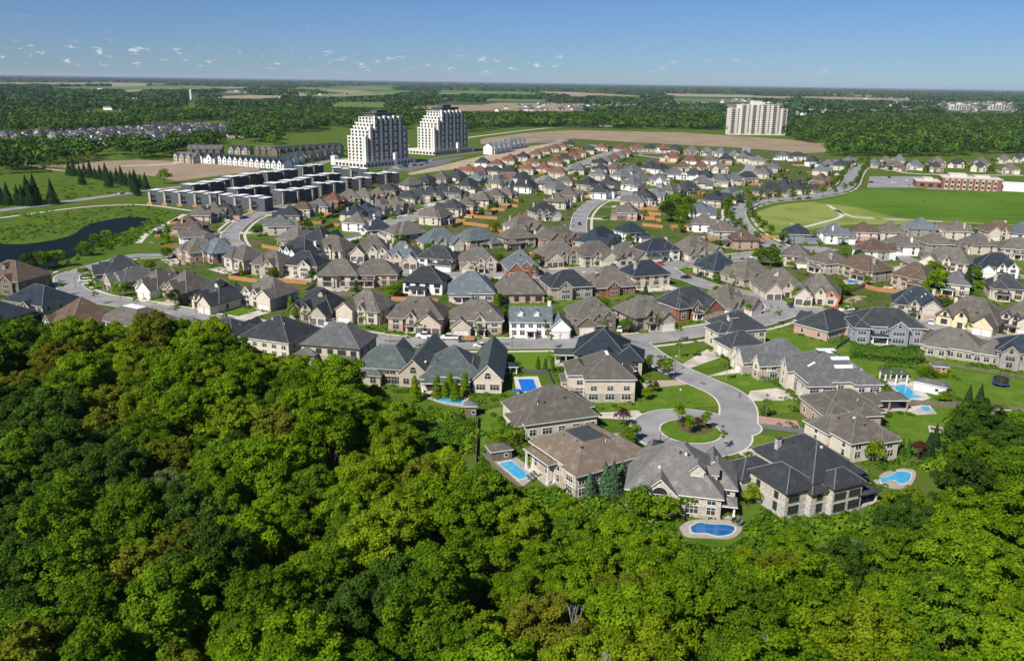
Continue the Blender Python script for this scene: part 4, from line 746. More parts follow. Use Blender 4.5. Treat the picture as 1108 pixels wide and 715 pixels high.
def umbrella(px,py,lab,m,r0=1.3):
    x,y=P(px,py); r=root('patio_umbrella',(x,y,0),0,lab,'umbrella'); b=MB(); b.tube((0,0,.1),(0,0,2.3),.04,.04,6); b.obj('pole',[METAL],r); b=MB()
    for i in range(8):
        a,c=6.2832*i/8,6.2832*(i+1)/8; b.prism([(r0*math.cos(a),r0*math.sin(a),1.95),(r0*math.cos(c),r0*math.sin(c),1.95),(0,0,2.4)],[(r0*math.cos(a),r0*math.sin(a),2.0),(r0*math.cos(c),r0*math.sin(c),2.0),(0,0,2.46)])
    b.obj('canopy',[m],r)
def table_set(px,py,lab):
    x,y=P(px,py); r=root('patio_table',(x,y,0),0,lab,'table'); b=MB(); b.tube((0,0,.7),(0,0,.76),.75,.75,14); b.obj('tabletop',[DARKP],r)
    for i in range(4): b=MB(); t=.78+1.57*i; b.tube((.45*math.cos(t),.45*math.sin(t),0),(.4*math.cos(t),.4*math.sin(t),.7),.035,.035,5); b.obj('leg',[DARKP],r)
umbrella(559.5,430,'blue patio umbrella near the lower left corner of the covered pool',mat('umb_blue',(.02,.10,.45))); umbrella(900,358,'red patio umbrella behind the pink brick bungalow',mat('umb_red',(.5,.03,.04)))
for a,c,l in ((571,493,'round dark table on the light blue pool terrace'),(886,440,'round dark table on the cabana patio'),(789,556,'round dark table on the deck above the kidney pool'),(564,427,'round dark table by the covered pool deck'),(895,360,'round dark table behind the brick bungalow')): table_set(a,c,l)
def lounger(px,py,yaw,lab):
    x,y=P(px,py); r=root('sun_lounger',(x,y,.16),R(yaw),lab,'lounger',); b=MB(); b.box(-.3,.3,-.95,.4,.28,.36); b.prism([(-.3,.4,.28),(.3,.4,.28),(.3,1.0,.7),(-.3,1.0,.7)],[(-.3,.36,.36),(.3,.36,.36),(.3,.96,.78),(-.3,.96,.78)]); b.obj('seat',[DARKP],r)
    for sx in (-.26,.26):
        for sy in (-.85,.35): b=MB(); b.box(sx-.03,sx+.03,sy-.03,sy+.03,0,.28); b.obj('leg',[METAL],r)
for i,(a,c) in enumerate(((577,517),(580,515),(573.5,519.5))): lounger(a,c,35,('dark sun lounger at the lower end of the light blue pool, '+('middle','uppermost','lowest')[i]+' of three'))
for i,(a,c) in enumerate(((797,565),(801,568))): lounger(a,c,-40,'dark sun lounger by the kidney pool, '+('nearer the house','nearer the charcoal house')[i])
# ------------------------------------------------------------------ fences and hedges
def fence(label,pts,m,h=1.7,post=2.5,rail=False,group=None,px=True):
    p=[P(*q) if px else q for q in pts]; ox,oy=p[0]; r=root('wooden_fence',(ox,oy,0),0,label,'fence',group); b=MB(); c=MB()
    for i in range(len(p)-1):
        a=np.array(p[i])-(ox,oy); d=np.array(p[i+1])-(ox,oy); L=np.linalg.norm(d-a); t=(d-a)/(L+1e-9); n=np.array([-t[1],t[0]])*.03
        def slab(z0,z1): b.prism([tuple(a+n)+(z0,),tuple(a-n)+(z0,),tuple(d-n)+(z0,),tuple(d+n)+(z0,)],[tuple(a+n)+(z1,),tuple(a-n)+(z1,),tuple(d-n)+(z1,),tuple(d+n)+(z1,)])
        if rail:
            for z0 in (.35,.8,1.25): slab(z0,z0+.16)
        else: slab(.05,h)
        k=max(1,int(L/post))
        for j in range(k+1):
            if px and not(i and j==0):
                if ('fp',m.name,h) not in _wc: c=MB(); c.box(-.08,.08,-.08,.08,0,h+.1); _wc[('fp',m.name,h)]=c.mesh('fence_post',[m])
                q=a+(d-a)*j/k; link('post',_wc[('fp',m.name,h)],r,(q[0],q[1],0))
    b.obj('boards',[m],r); return r
fence('weathered rail fence between the taupe bungalow and the trampoline lawn',[(1000,391),(1025,397),(1060,403),(1108,411),(1140,416)],GREYW,1.4,rail=True)
fence('dark board fence along the lower edge of the trampoline lawn',[(973,437),(1000,439),(1040,441),(1075,444),(1108,447),(1140,449)],GREYW,1.5)
fence('dark fence line climbing from the woods to the lawn corner',[(1035,441),(1028,468),(1017,496)],DARKP,1.5)
fence('long brown fence between the two green-grey roofed forest-side houses',[(385,425),(400,404),(420,384)],GREYW,1.8)
fence('dark fence between covered pool and striped lawn',[(545,403),(570,403.5),(592,404),(604,430)],DARKP,1.2)
fence('thin grey fence down the meadow edge below the covered pool',[(517,455),(516,480),(515,500)],GREYW,1.1)
fence('low timber fence below the light blue pool at the wood edge',[(522,494),(545,514),(569,535)],GREYW,1.2)
fence('orange cedar fence above the vacant grassy lot',[(936,312),(950,315.5),(975,318)],CEDAR,1.8); fence('orange cedar fence right of the navy-roofed gabled house',[(1012,322),(1031,326)],CEDAR,1.8)
fence('grey board fence along the left side of the vacant lot',[(905,322),(936,311)],GREYW,1.7); fence('dark mesh fence beside the brick bungalow lawn',[(905,378),(917,370),(930,361)],DARKP,1.3)
for i,f in enumerate(([(493,242.6),(503,243.2),(533,247.2),(534,243.5)],[(504,235),(517,236.3),(538,238)],[(524,226.6),(546,228.9)],[(538,222),(560,224.5)],[(552,217.5),(562,219)])): fence(f'orange cedar fence, {ORD[i]} from below in the gardens left of the central bend',f,CEDAR,1.9)
for i,f in enumerate(([(695,244.8),(717,247.2)],[(697,237.8),(715,240)],[(696.6,231.5),(715,233.6)],[(696,226),(715,228)])): fence(f'orange cedar fence, {ORD[i]} from below beside the central garden grove',f,CEDAR,1.9)
nf=0
for (x,y,yaw,W,D,lab,rr,dep) in FENCES:
    c,s=math.cos(yaw),math.sin(yaw); T=lambda a,b_:(x+a*c-b_*s,y+a*s+b_*c); e=D/2; L=9+rr*5
    where=lab.split(', ',1)[1]
    fence(f"{'orange cedar' if rr<.75 else 'grey'} garden fence behind the {where}".replace(' from left in the ',' house in '),[T(-W/2-1.2,e-1),T(-W/2-1.2,e+L),T(W/2+1.2,e+L)] if rr<.5 else [T(-W/2-1.2,e+L),T(W/2+1.2,e+L),T(W/2+1.2,e-1)],CEDAR if rr<.75 else GREYW,1.8,px=False,post=3)
# ------------------------------------------------------------------ trees
def crown_mesh(name,seed,rx,rz,zc,n,leaf,m,lobes=26,lr=.36,shape='round',jit=.55,gap=.0):
    rng=np.random.default_rng(seed); C=[];Nn=[];T=[]
    d=sphere_dirs(rng,lobes*3); d=d[d[:,2]>-.55][:lobes]
    rad=rng.uniform(.70,.96,len(d)); lc=d*rad[:,None]*np.array([rx,rx,rz])*(1-.25*lr)
    # irregular outline: stretch some directions
    ph=rng.uniform(0,6.28,3); ang=np.arctan2(lc[:,1],lc[:,0]); st=1+.16*np.sin(2*ang+ph[0])+.12*np.sin(3*ang+ph[1]); lc[:,:2]*=st[:,None]
    lc[:,2]+=zc; ls=rng.uniform(.65,1.25,len(d))*lr*rx
    lc=np.vstack([lc,[[0,0,zc+rz*.05]]]); ls=np.append(ls,rx*.66); wt=ls**2; wt/=wt.sum(); lt=rng.uniform(.15,.85,len(ls))
    cnt=rng.multinomial(n,wt)
    for i in range(len(ls)):
        k=cnt[i]; dd=sphere_dirs(rng,k); dd[:,2]=np.where(dd[:,2]<-.3,-dd[:,2],dd[:,2]); r=ls[i]*rng.uniform(.6,1.08,k)[:,None]
        # sub-clumps inside a lobe
        f=1+.16*np.sin(dd[:,0]*7+i)*np.sin(dd[:,1]*7+2*i)*1.0; p=lc[i]+dd*r*f[:,None]*np.array([1,1,.8])
        C.append(p); Nn.append(dd*.9+np.array([0,0,.35])); T.append(np.clip(lt[i]+rng.normal(0,.14,k),0,1))
    C=np.vstack(C);Nn=np.vstack(Nn);T=np.concatenate(T)
    V,Fq=leafcards(rng,C,Nn,leaf,jit); me=npmesh(name,V,Fq,[m],T); return me,lc
def trunk_mesh(name,seed,h,r0,lc,m,k=7):
    rg=random.Random(seed); b=MB(); a=(0,0,-.3); x=y=0
    zs=[0,h*.25,h*.5,h*.75,h]; pts=[(0,0,-.3)]+[(rg.uniform(-.25,.25)*z/h*2,rg.uniform(-.25,.25)*z/h*2,z) for z in zs[1:]]
    for i in range(len(pts)-1): b.tube(pts[i],pts[i+1],r0*(1-i*.2),r0*(1-(i+1)*.2),k)
    for c in list(lc)[:12]:
        s=pts[rg.choice((2,3))]; b.tube(s,tuple(np.array(s)+(np.array(c)-s)*.9),r0*.35,r0*.1,5)
    return b.mesh(name,[m])
def tree_proto(kind,me,tr,label,cat,group,name):
    return (me,tr,label,cat,group,name)
def put_tree(pr,x,y,rz,s,label=None,z=0,sz=None):
    me,tr,lab,cat,grp,name=pr; r=root(name,(x,y,z),rz,label or lab,cat,grp); r.scale=(s,s,sz or s)
    link('trunk',tr,r); link('crown',me,r); return r
G_='trees of the woods in front of the houses'
FT={}
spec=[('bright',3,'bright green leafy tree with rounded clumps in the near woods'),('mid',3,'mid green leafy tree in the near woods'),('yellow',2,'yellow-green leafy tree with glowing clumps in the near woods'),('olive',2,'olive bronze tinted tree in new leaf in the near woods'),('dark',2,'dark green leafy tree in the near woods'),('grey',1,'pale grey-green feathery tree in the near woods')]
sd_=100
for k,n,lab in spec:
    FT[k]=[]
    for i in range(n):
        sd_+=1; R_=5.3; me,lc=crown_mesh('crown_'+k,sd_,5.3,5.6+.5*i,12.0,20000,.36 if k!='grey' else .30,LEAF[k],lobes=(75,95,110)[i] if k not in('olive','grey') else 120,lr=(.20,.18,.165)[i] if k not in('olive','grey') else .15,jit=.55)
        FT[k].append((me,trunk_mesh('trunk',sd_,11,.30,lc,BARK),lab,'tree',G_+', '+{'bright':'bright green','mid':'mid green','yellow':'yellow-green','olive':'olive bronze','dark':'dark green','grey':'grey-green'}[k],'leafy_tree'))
TOPL=[(-60,352),(0,348),(60,356),(110,350),(170,345),(215,352),(255,372),(300,384),(340,390),(375,410),(410,436),(440,460),(480,490),(500,508),(530,530),(560,545),(600,546),(650,560),(690,578),(735,603),(800,605),(830,592),(860,582),(900,586),(940,578),(965,560),(990,540),(1012,506),(1028,470),(1040,448),(1180,452)]
def topline(px):
    for i in range(len(TOPL)-1):
        if TOPL[i][0]<=px<=TOPL[i+1][0]:
            t=(px-TOPL[i][0])/(TOPL[i+1][0]-TOPL[i][0]); return TOPL[i][1]*(1-t)+TOPL[i+1][1]*t
    return 1e9
rg=random.Random(5)
def blocked(x,y,r):
    for h in HOUSES:
        dx,dy=x-h[0],y-h[1]
        if abs(dx)<30 and abs(dy)<30:
            c,s_=math.cos(h[5]),math.sin(h[5]); lx=abs(dx*c+dy*s_)-h[6]/2; ly=abs(-dx*s_+dy*c)-h[7]/2
            if max(lx,0)**2+max(ly,0)**2<(r+.6)**2: return True
    return False
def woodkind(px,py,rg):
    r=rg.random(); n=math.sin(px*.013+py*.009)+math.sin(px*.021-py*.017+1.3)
    if px<260 and py>400 and not(60<px<260 and py<460): return 'dark' if r<.45 else 'mid' if r<.85 else 'olive' if r<.95 else 'grey'  # lower-left shade is put into the leaf colour: more dark crowns
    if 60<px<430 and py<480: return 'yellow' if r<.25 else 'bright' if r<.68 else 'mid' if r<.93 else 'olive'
    if px<60: return 'dark' if r<.45 else 'mid'  # left-edge shade, likewise carried by choosing darker leaves
    if px>940 and py<540: return 'dark' if r<.35 else 'mid' if r<.85 else 'bright'
    if n>.9: return 'yellow' if r<.5 else 'bright' if r<.85 else 'olive'
    if n<-.9: return 'dark' if r<.25 else 'mid' if r<.8 else 'grey' if r<.86 else 'bright'
    return 'bright' if r<.55 else 'mid' if r<.78 else 'yellow' if r<.9 else 'olive' if r<.95 else 'dark'
sp=8.5; row=0; y=62.; ntree=0; FOREST=[]
while y<300:
    x=-190+(row%2)*sp/2
    while x<170:
        jx,jy=x+rg.uniform(-1.9,1.9),y+rg.uniform(-1.9,1.9); s0=rg.uniform(.84,1.22)
        for s in (s0,s0*.75,s0*.55,s0*.4):
            q=Q(jx,jy,16.*s)
            if q[2]<40 or not(-42<q[0]<1148) or q[1]>752: break
            if s<s0*.7 and not 585<q[0]<1000: break
            if q[1]>topline(q[0])-6 and not blocked(jx,jy,3.9*s) and jy<222: 
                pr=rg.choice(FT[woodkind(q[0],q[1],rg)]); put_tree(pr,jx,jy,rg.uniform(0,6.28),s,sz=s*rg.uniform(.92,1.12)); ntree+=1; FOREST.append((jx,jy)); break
        x+=sp
    y+=sp*.87; row+=1
# bare trees standing in the woods
def bare_tree(seed,h,label,px,py):
    rg=random.Random(seed); b=MB(); L=[]
    def br(p,d,l,r,n):
        q=p+d*l; b.tube(p,q,r,r*.62,5)
        if n==0: return
        for i in range(rg.choice((2,3,3))):
            e=(d+Vector((rg.uniform(-.42,.42),rg.uniform(-.42,.42),rg.uniform(.1,.45)))).normalized(); br(q,e,l*rg.uniform(.6,.8),r*.6,n-1)
    b.tube((0,0,-.3),(0,0,h*.6),.15,.10,7); br(Vector((0,0,h*.6)),Vector((0,0,1)),h*.12,.09,4)
    h+=2.8; x,y=P(px,py,h); r=root('bare_tree',(x,y,0),0,label,'tree'); b.obj('trunk',[PALEBARK],r)
for i,(a,c,h,l) in enumerate(((497,560,18.5,'pale leafless tree standing in the woods below the light blue pool'),(622,625,19,'tall thin leafless tree in the woods below the grey shingled house'),(664,672,19,'forked bare grey tree near the lower edge of the woods'),(835,655,19,'bare pale tree between yellow-green crowns in the right woods'),(1094,630,19,'leaning bare trunk in the woods at the right side'),(372,690,19,'small bare tree at the bottom of the woods'),(250,430,18,'bare twiggy tree among the dark crowns on the left'),(1053,480,13,'bare whitish tree in the dark wood below the brown-roofed shed'))): bare_tree(40+i,h,l,a,c)
# forest floor under the woods
b=MB(); fl=[(-220,60),(200,60),(190,175),(112,170),(75,132),(48,124),(22,112),(-6,136),(-30,170),(-60,205),(-100,228),(-150,240),(-230,250)]
b.poly([(p[0],p[1],-.01) for p in fl]); o=b.obj('forest_floor',[mat('forest_soil',(.035,.035,.015),(.02,.03,.01),.6)]); o['kind']='structure'
# smaller trees: prototypes
def small_proto(key,m,seed,rx,rz,zc,n,leaf,lob,lr,th,tr,name,bark=BARK):
    zc=zc*(.84 if key=='yard' else 1)
    me,lc=crown_mesh('crown_'+key,seed,rx,rz,zc-(.5 if key=='yard' else 0),n,leaf,LEAF[m],lobes=lob,lr=lr); return (me,trunk_mesh('trunk',seed,th,tr,lc,bark,6),'','tree',None,name)
def conifer_mesh(name,seed,h,r,n,leaf,m,pw=1.,z0=.6):
    rng=np.random.default_rng(seed); u=rng.uniform(0,1,n)**1.6; z=z0+(h-z0)*u; rr=r*(1-u)**pw*(.72+.28*np.abs(np.sin(z*3.1)))*rng.uniform(.55,1.05,n); a=rng.uniform(0,6.28,n)
    C=np.stack([rr*np.cos(a),rr*np.sin(a),z],1); Nn=np.stack([np.cos(a),np.sin(a),np.full(n,.55)],1); V,Fq=leafcards(rng,C,Nn,leaf,.45); return npmesh(name,V,Fq,[m],rng.uniform(0,1,n))
def straight_trunk(h,r): b=MB(); b.tube((0,0,-.2),(0,0,h),r,r*.3,6); return b.mesh('trunk',[BARK])
YARD=[small_proto('yard','bright',301,2.4,2.3,3.6,1300,.42,14,.42,3.0,.13,'garden_tree'),small_proto('yard','mid',302,2.8,2.8,4.2,1500,.45,16,.40,3.4,.15,'garden_tree'),small_proto('yard','dark',303,2.6,2.8,4.1,1400,.45,14,.42,3.3,.15,'garden_tree'),small_proto('yard','yellow',304,2.2,2.2,3.4,1100,.4,12,.42,3.0,.12,'garden_tree')]
PLUM=small_proto('plum','plum',305,1.7,1.6,2.5,800,.32,10,.42,2.0,.1,'plum_tree')
OVAL=small_proto('oval','bright',306,1.35,2.0,3.3,1100,.30,14,.45,2.6,.08,'street_tree'); OVAL2=small_proto('oval','mid',307,1.5,2.1,3.4,1100,.30,14,.45,2.6,.08,'street_tree')
YOUNG=small_proto('young','mid',308,.75,1.3,2.9,240,.24,8,.4,3.0,.04,'street_tree',PALEBARK)
SPR=(conifer_mesh('crown_spruce',311,8.5,2.5,2200,.42,LEAF['conifer']),straight_trunk(7,.16),'','tree',None,'spruce_tree'); SPRB=(conifer_mesh('crown_blue_spruce',312,6.5,2.0,1800,.36,LEAF['blue'],.85),straight_trunk(5.5,.13),'','tree',None,'spruce_tree')
CED=(conifer_mesh('crown_cedar',313,4.2,.85,900,.28,LEAF['cedar'],.45,.1),straight_trunk(3.4,.07),'','tree',None,'columnar_cedar'); CEDL=(conifer_mesh('crown_column',314,5.5,1.35,1400,.32,LEAF['bright'],.5,.6),straight_trunk(4.8,.09),'','tree',None,'columnar_tree')
def clear(x,y,m=.8,roads=True):
    for h in HOUSES:
        if abs(h[0]-x)<25 and abs(h[1]-y)<25:
            c,s=math.cos(h[5]),math.sin(h[5]); dx,dy=x-h[0],y-h[1]; lx=dx*c+dy*s; ly=-dx*s+dy*c
            if abs(lx)<h[6]/2+m+.6 and -h[7]/2-m-3.5<ly<h[7]/2+m+1.5: return False
    if roads:
        for k,p in SPT.items():
            if nearest(p,x,y)[0]<W_.get(k,9)/2+.8+m*.3: return False
    return True
# measured single trees: (px,py at ground, proto, scale, label)
TL=[(690,404,OVAL,1.1,'rounded street tree nearest the charcoal corner house, first of four on the drive verge'),(703,403,OVAL,1.05,'rounded street tree, second of four along the paved drive verge'),(715,404.5,OVAL2,1.05,'rounded street tree, third of four along the paved drive verge'),(723,411,OVAL,1.25,'rounded street tree, nearest of four along the paved drive verge'),
(733,458.5,OVAL,1.15,'rounded green tree on the top left of the roundabout island'),(746,470,OVAL,1.0,'low green tree at the centre of the roundabout island'),(764,466,OVAL,.95,'green tree on the right of the roundabout island'),(754,466,PLUM,.8,'dark plum tree in the middle of the roundabout island'),(738,463,PLUM,.6,'small plum shrub tree beside the island top left tree'),
(674,462,PLUM,1.1,'plum-leaved tree on the lawn strip left of the roundabout'),(752,385,YARD[0],.55,'small round tree beside the garage drive of the navy corner house'),(827,450,YARD[1],.5,'young broad tree on the lawn below the patterned concrete drive'),(799,373.5,YARD[3],.3,'tiny yellow shrub tree'),
(648,452,CED,1,''),(680,425,CED,1.1,'slim cedar against the cream house corner, leftmost of three'),(686,427,CED,1.1,'slim cedar against the cream house corner, middle of three'),(692,428,CED,1.1,'slim cedar against the cream house corner, rightmost of three'),
(582,402,CED,1.1,'slim dark cedar at the lower edge of the striped lawn, leftmost of three'),(590,402,CED,1.0,'slim dark cedar at the lower edge of the striped lawn, middle of three'),(598,402,CED,1.0,'slim dark cedar at the lower edge of the striped lawn, rightmost of three'),
(473,431,CEDL,1.2,'slim bright tree behind the columned house, first from the left'),(481,431,CEDL,.95,'slim bright tree in front of the narrow pool, second from the left'),(487,429,CEDL,1.25,'slim bright tree behind the columned house, third from the left'),(503,427,CEDL,1.2,'slim bright tree behind the columned house, fourth from the left'),(493,434,CEDL,1.1,'slim bright tree at the middle of the narrow pool'),(449,434,CEDL,1.3,'slim bright tree between the two green-grey roofed houses'),
(640,385,YARD[3],.3,''),(706,424,YARD[2],.6,'round shrub tree in the lawn bed right of the cream house'),(700,432,YARD[0],.7,'broad green shrub tree at the lawn corner beside the cream house'),
(684,478,YARD[0],.9,'leafy green tree between the brown house and the roundabout'),(676,486,YARD[1],.8,'dense green tree beside the brown house right corner'),(654,534,SPRB,1.1,'blue-green spruce below the brown house, first from the left'),(646,528,SPRB,1.0,'blue-green spruce below the brown house near its corner'),(663,535,SPRB,1.15,'tall blue-green spruce below the brown house, third of the clump'),(672,527,SPRB,.9,'blue-green spruce near the light grey house wall'),(637,540,SPRB,.9,'blue-green spruce lowest of the clump below the brown house'),
(690,562,YARD[1],1.2,'broad green tree in front of the light grey house, left one'),(716,566,YARD[0],1.2,'broad green tree in front of the arched sunroom'),(738,556,YARD[0],1.0,'round green tree beside the arched sunroom'),(803,520,CED,1.0,'narrow green tree between the shingled and charcoal houses, upper'),(806,532,CEDL,.9,'narrow green tree between the shingled and charcoal houses, middle'),(813,545,YARD[3],.9,'yellow-green tree between the shingled and charcoal houses, lowest'),
(780,487,YOUNG,1.5,'thin young tree between the roundabout and the shingled house'),(944,500,YARD[3],1.1,'bright yellow-green tree beside the big charcoal house'),(937,493,YARD[0],1.0,'bright green tree behind the big charcoal house'),(1003,418,YARD[1],1.0,'round green tree at the lower end of the pool house'),(1020,436,YARD[0],.7,'small green tree at the fence below the pool house'),
(1046,443,SPR,.8,'small dark spruce at the dark fence, left one'),(1058,444,SPR,.85,'small dark spruce at the dark fence, right one'),(960,478,SPR,.5,''),(968,490,CED,1,'short cedar in the hedge row below the round lawn, first'),(975,492,CED,1,'short cedar in the hedge row below the round lawn, second'),(982,494,CED,1,'short cedar in the hedge row below the round lawn, third'),(992,498,PLUM,1.1,'plum-leaved tree at the end of the short cedar row'),(1003,497,SPR,.8,'dark spruce at the lawn corner above the woods'),(1010,486,SPR,.75,'dark spruce beside the dark fence line'),
(315,341,CEDL,1.25,'bright upright tree beside the three-door garage house, left one'),(320,346,YARD[3],1.0,'bright upright tree beside the three-door garage house, right one'),(358,341,YARD[3],1.1,'yellow-green tree in front of the charcoal gabled house'),(352,336,CEDL,1.,''),(366,348,YARD[0],.8,'green tree on the verge beside the white parked car'),(384,348,CEDL,1.0,'upright tree before the arched cream garage wing'),
(20,286,YARD[1],2.0,''),(62,289,YARD[0],1.6,'large green tree on the pond bank left of the road bend'),(46,292,YARD[1],1.4,'green tree at the pond corner near the brown house'),(33,294,YARD[2],1.4,'dark green tree at the pond corner'),(92,277,YARD[1],1.2,'green bush tree on the far pond bank'),(116,261,YARD[0],1.2,'bright green tree on the pond bank by the footpath'),(104,268,YARD[1],1.2,'low green tree by the footpath near the pond'),
(178.5,199,YARD[3],2.4,'single yellow-green tree beside the tilled field'),(1025,300,SPR,.9,''),(1044,320,SPR,1.5,'large dark tree right of the grey-roofed cream house'),(1012,318,YARD[0],2.2,'large bright tree left of the grey-roofed cream house'),(1008,302,YARD[0],1.7,'bright tree beside the red-brown roofed house'),(834,289,YARD[1],1.7,'dark green tree pair by the middle street, right one'),(823,288,YARD[1],1.5,'dark green tree pair by the middle street, left one'),
(862,326,YARD[3],1.2,'yellow-green tree between the two cream gabled houses'),(788,296,CED,2.0,'dark upright tree in front of the navy gabled house, right one'),(766,298,CED,1.9,'dark upright tree in front of the navy gabled house, left one'),(730,234,YARD[1],2.6,'largest garden tree in the grove right of the orange fences'),(722,240,YARD[2],2.2,'dark garden tree in the grove right of the orange fences'),(742,238,YARD[0],2.1,'bright garden tree in the grove right of the orange fences'),(736,246,YARD[1],1.8,'lower garden tree in the grove right of the orange fences'),(744,228,YARD[1],1.7,'upper garden tree in the grove right of the orange fences'),(719,230,YARD[0],1.6,'narrow tree at the left of the garden grove'),
(790,243,OVAL,1.7,'round tree beside the collector road, lower'),(801,250,OVAL,1.5,'round tree on the verge inside the collector road curve'),(787,232,OVAL2,2.0,'round tree beside the collector road, upper')]
gr=[(x,-1) for x in ()]
for px,py,pr,s,lab in TL:
    if not lab: continue
    x,y=P(px,py); r=put_tree(pr,x,y,rnd.uniform(0,6.28),s,lab); r['category']='tree'
# conifer row by the tilled field
for i,(a,c) in enumerate([(75,190),(80,190.5),(86.5,191),(92,192),(98,193),(103.5,194),(109,195),(115,196),(121,197.5),(127,199),(132,200),(137,201),(142,203),(147,204.5),(152,203),(158,205),(146,209),(149,212),(89,200),(118,203)]):
    x,y=P(a,c); r=put_tree(SPR,x,y,i,1.45+.3*math.sin(i*2.1),f'dark spruce, {ORD[i]} from the left in the row beside the tilled field'); r['group']='spruce row beside the tilled field'
for i,(a,c,s) in enumerate([(9,222,1.7),(20,222,1.5),(31,222,2.2),(39,222,2.3),(57,221,1.9),(2,222,1.6),(25,223,1.6),(34,223,1.9)]):
    x,y=P(a,c); r=put_tree(SPR,x,y,i,s,f'dark spruce, {ORD[i]} in the clump beside the west road'); r['group']='spruces beside the west road'
# young trees along the streets
k_=0
for key,side,off,st in (('front',1,6.2,20),('front',-1,6.2,20),('court',1,6.4,22),('middle',-1,6.,24),('bend',1,6,16),('east',1,7.4,15),('east',-1,7.4,15),('curve',1,6,18),('diag',1,6,18),('diag',-1,6,18),('spur',-1,6,18)):
    p=SPT[key]; acc=0
    for i in range(1,len(p)-1):
        acc+=np.linalg.norm(p[i]-p[i-1])
        if acc>st:
            acc=0; t=p[i+1]-p[i-1]; t/=np.linalg.norm(t); q=p[i]+np.array([-t[1],t[0]])*side*off
            if any(nearest(SPT[k2],q[0],q[1])[0]<W_.get(k2,9)/2+.5 for k2 in SPT): continue
            u=Q(q[0],q[1]); 
            if not(-10<u[0]<1120): continue
            big=key=='east'; r=put_tree(OVAL2 if big else YOUNG,q[0],q[1],i,1.45 if big else 1.55,'round dark street tree on the collector road verge' if big else 'thin young street tree staked on the grass verge'); r['group']='trees along the collector road' if big else 'young trees on the street verges'
# garden trees scattered between the houses
rg=random.Random(21); ng=0; cand=[]
for h in HOUSES:
    if h[8]<=100: continue
    for t in range(4 if h[8]<450 else 3):
        a=rg.choice((-1,1)); c,s=math.cos(h[5]),math.sin(h[5]); lx=a*(h[6]/2+rg.uniform(1.,3.)); ly=rg.choice((-1,1,1))*(h[7]/2+rg.uniform(3.5,9))
        x,y=h[0]+lx*c-ly*s,h[1]+lx*s+ly*c
        if not clear(x,y,.6): continue
        cand.append((h[8],x,y,h))
rg.shuffle(cand); cand=cand[:430]
for dep,x,y,h in cand:
    k=rg.random(); pr=YARD[0] if k<.25 else YARD[1] if k<.45 else YARD[2] if k<.6 else YARD[3] if k<.68 else SPR if k<.76 else CEDL if k<.86 else CED if k<.95 else PLUM
    s=rg.uniform(.55,1.15)*(1 if pr not in(SPR,) else .65); r=put_tree(pr,x,y,rg.uniform(0,6.28),s,'')
    nm={'garden_tree':'leafy garden tree','spruce_tree':'small dark spruce','columnar_cedar':'slim cedar','columnar_tree':'upright bright tree','plum_tree':'plum-leaved tree'}[pr[5]]
    lab=h[9].split(', ',1)[1].replace(' from left in the ',' house of the ') if ', ' in h[9] else h[9]
    r['label']=f'{nm} standing by the {lab}'; r['group']='garden trees between the houses'
# shrubs round the houses: uncounted planting, one object
def scatter_cards(name,pts,sizes,m,n_each,seed,kind='stuff',flat=.75,leaf=.35):
    rng=np.random.default_rng(seed); C=[];Nn=[];T=[];S=[]
    for (x,y,z),s in zip(pts,sizes):
        d=sphere_dirs(rng,n_each); d[:,2]=np.abs(d[:,2]); C.append(np.array([x,y,z])+d*s*rng.uniform(.75,1.05,n_each)[:,None]*np.array([1,1,flat])); Nn.append(d+[0,0,.3]); T.append(np.clip(rng.uniform(0,1)+rng.normal(0,.1,n_each),0,1)); S.append(np.full(n_each,leaf*s))
    C=np.vstack(C);Nn=np.vstack(Nn);T=np.concatenate(T);S=np.concatenate(S); nn=Nn
    V,Fq=leafcards(rng,C,nn,1.,.4) if False else cards_var(rng,C,nn,S); o=link(name,npmesh(name,V,Fq,[m],T)); o['kind']=kind; return o
def cards_var(rng,C,Nn,S,jit=.4):
    n=len(C); nn=Nn+rng.normal(0,jit,(n,3)); nn/=np.linalg.norm(nn,axis=1)[:,None]+1e-9
    a=rng.normal(0,1,(n,3)); a-=nn*(a*nn).sum(1)[:,None]; a/=np.linalg.norm(a,axis=1)[:,None]+1e-9; b=np.cross(nn,a); s=(S*rng.uniform(.7,1.25,n))[:,None]*.5
    V=np.stack([C-a*s,C-b*s*.8,C+a*s,C+b*s*.8],1).reshape(-1,3); return V,np.arange(n*4).reshape(n,4)
pts=[];sz=[]; rg=random.Random(9)
for h in HOUSES:
    x,y,rad,_,_,yaw,W,D,dep=h[:9]
    if dep>1150: continue
    c,s=math.cos(yaw),math.sin(yaw)
    for t in range(55 if dep<420 else 34 if dep<800 else 18):
        e=rg.random()
        if e<.35: lx,ly=rg.uniform(-W/2-1,W/2+1),-D/2-rg.uniform(.8,5.5)
        elif e<.6: lx,ly=rg.choice((-1,1))*(W/2+rg.uniform(.7,2)),rg.uniform(-D/2,D/2+3)
        else: lx,ly=rg.uniform(-W/2-1.5,W/2+1.5),D/2+rg.choice((rg.uniform(.7,2),rg.uniform(5,10)))
        X,Y=x+lx*c-ly*s,y+lx*s+ly*c
        if dep<=100 and any(inpoly(X,Y,pp) or inpoly(X,Y+2.,pp) for pp in POOLS): continue
        if any(nearest(SPT[k],X,Y)[0]<6.3 for k in ('front','middle','court','diag','bend','east','curve','spur')): continue
        pts.append((X,Y,0)); sz.append(rg.uniform(.35,1.1))
scatter_cards('garden_shrubbery',pts,sz,LEAF['shrub'],34,3,leaf=.5)
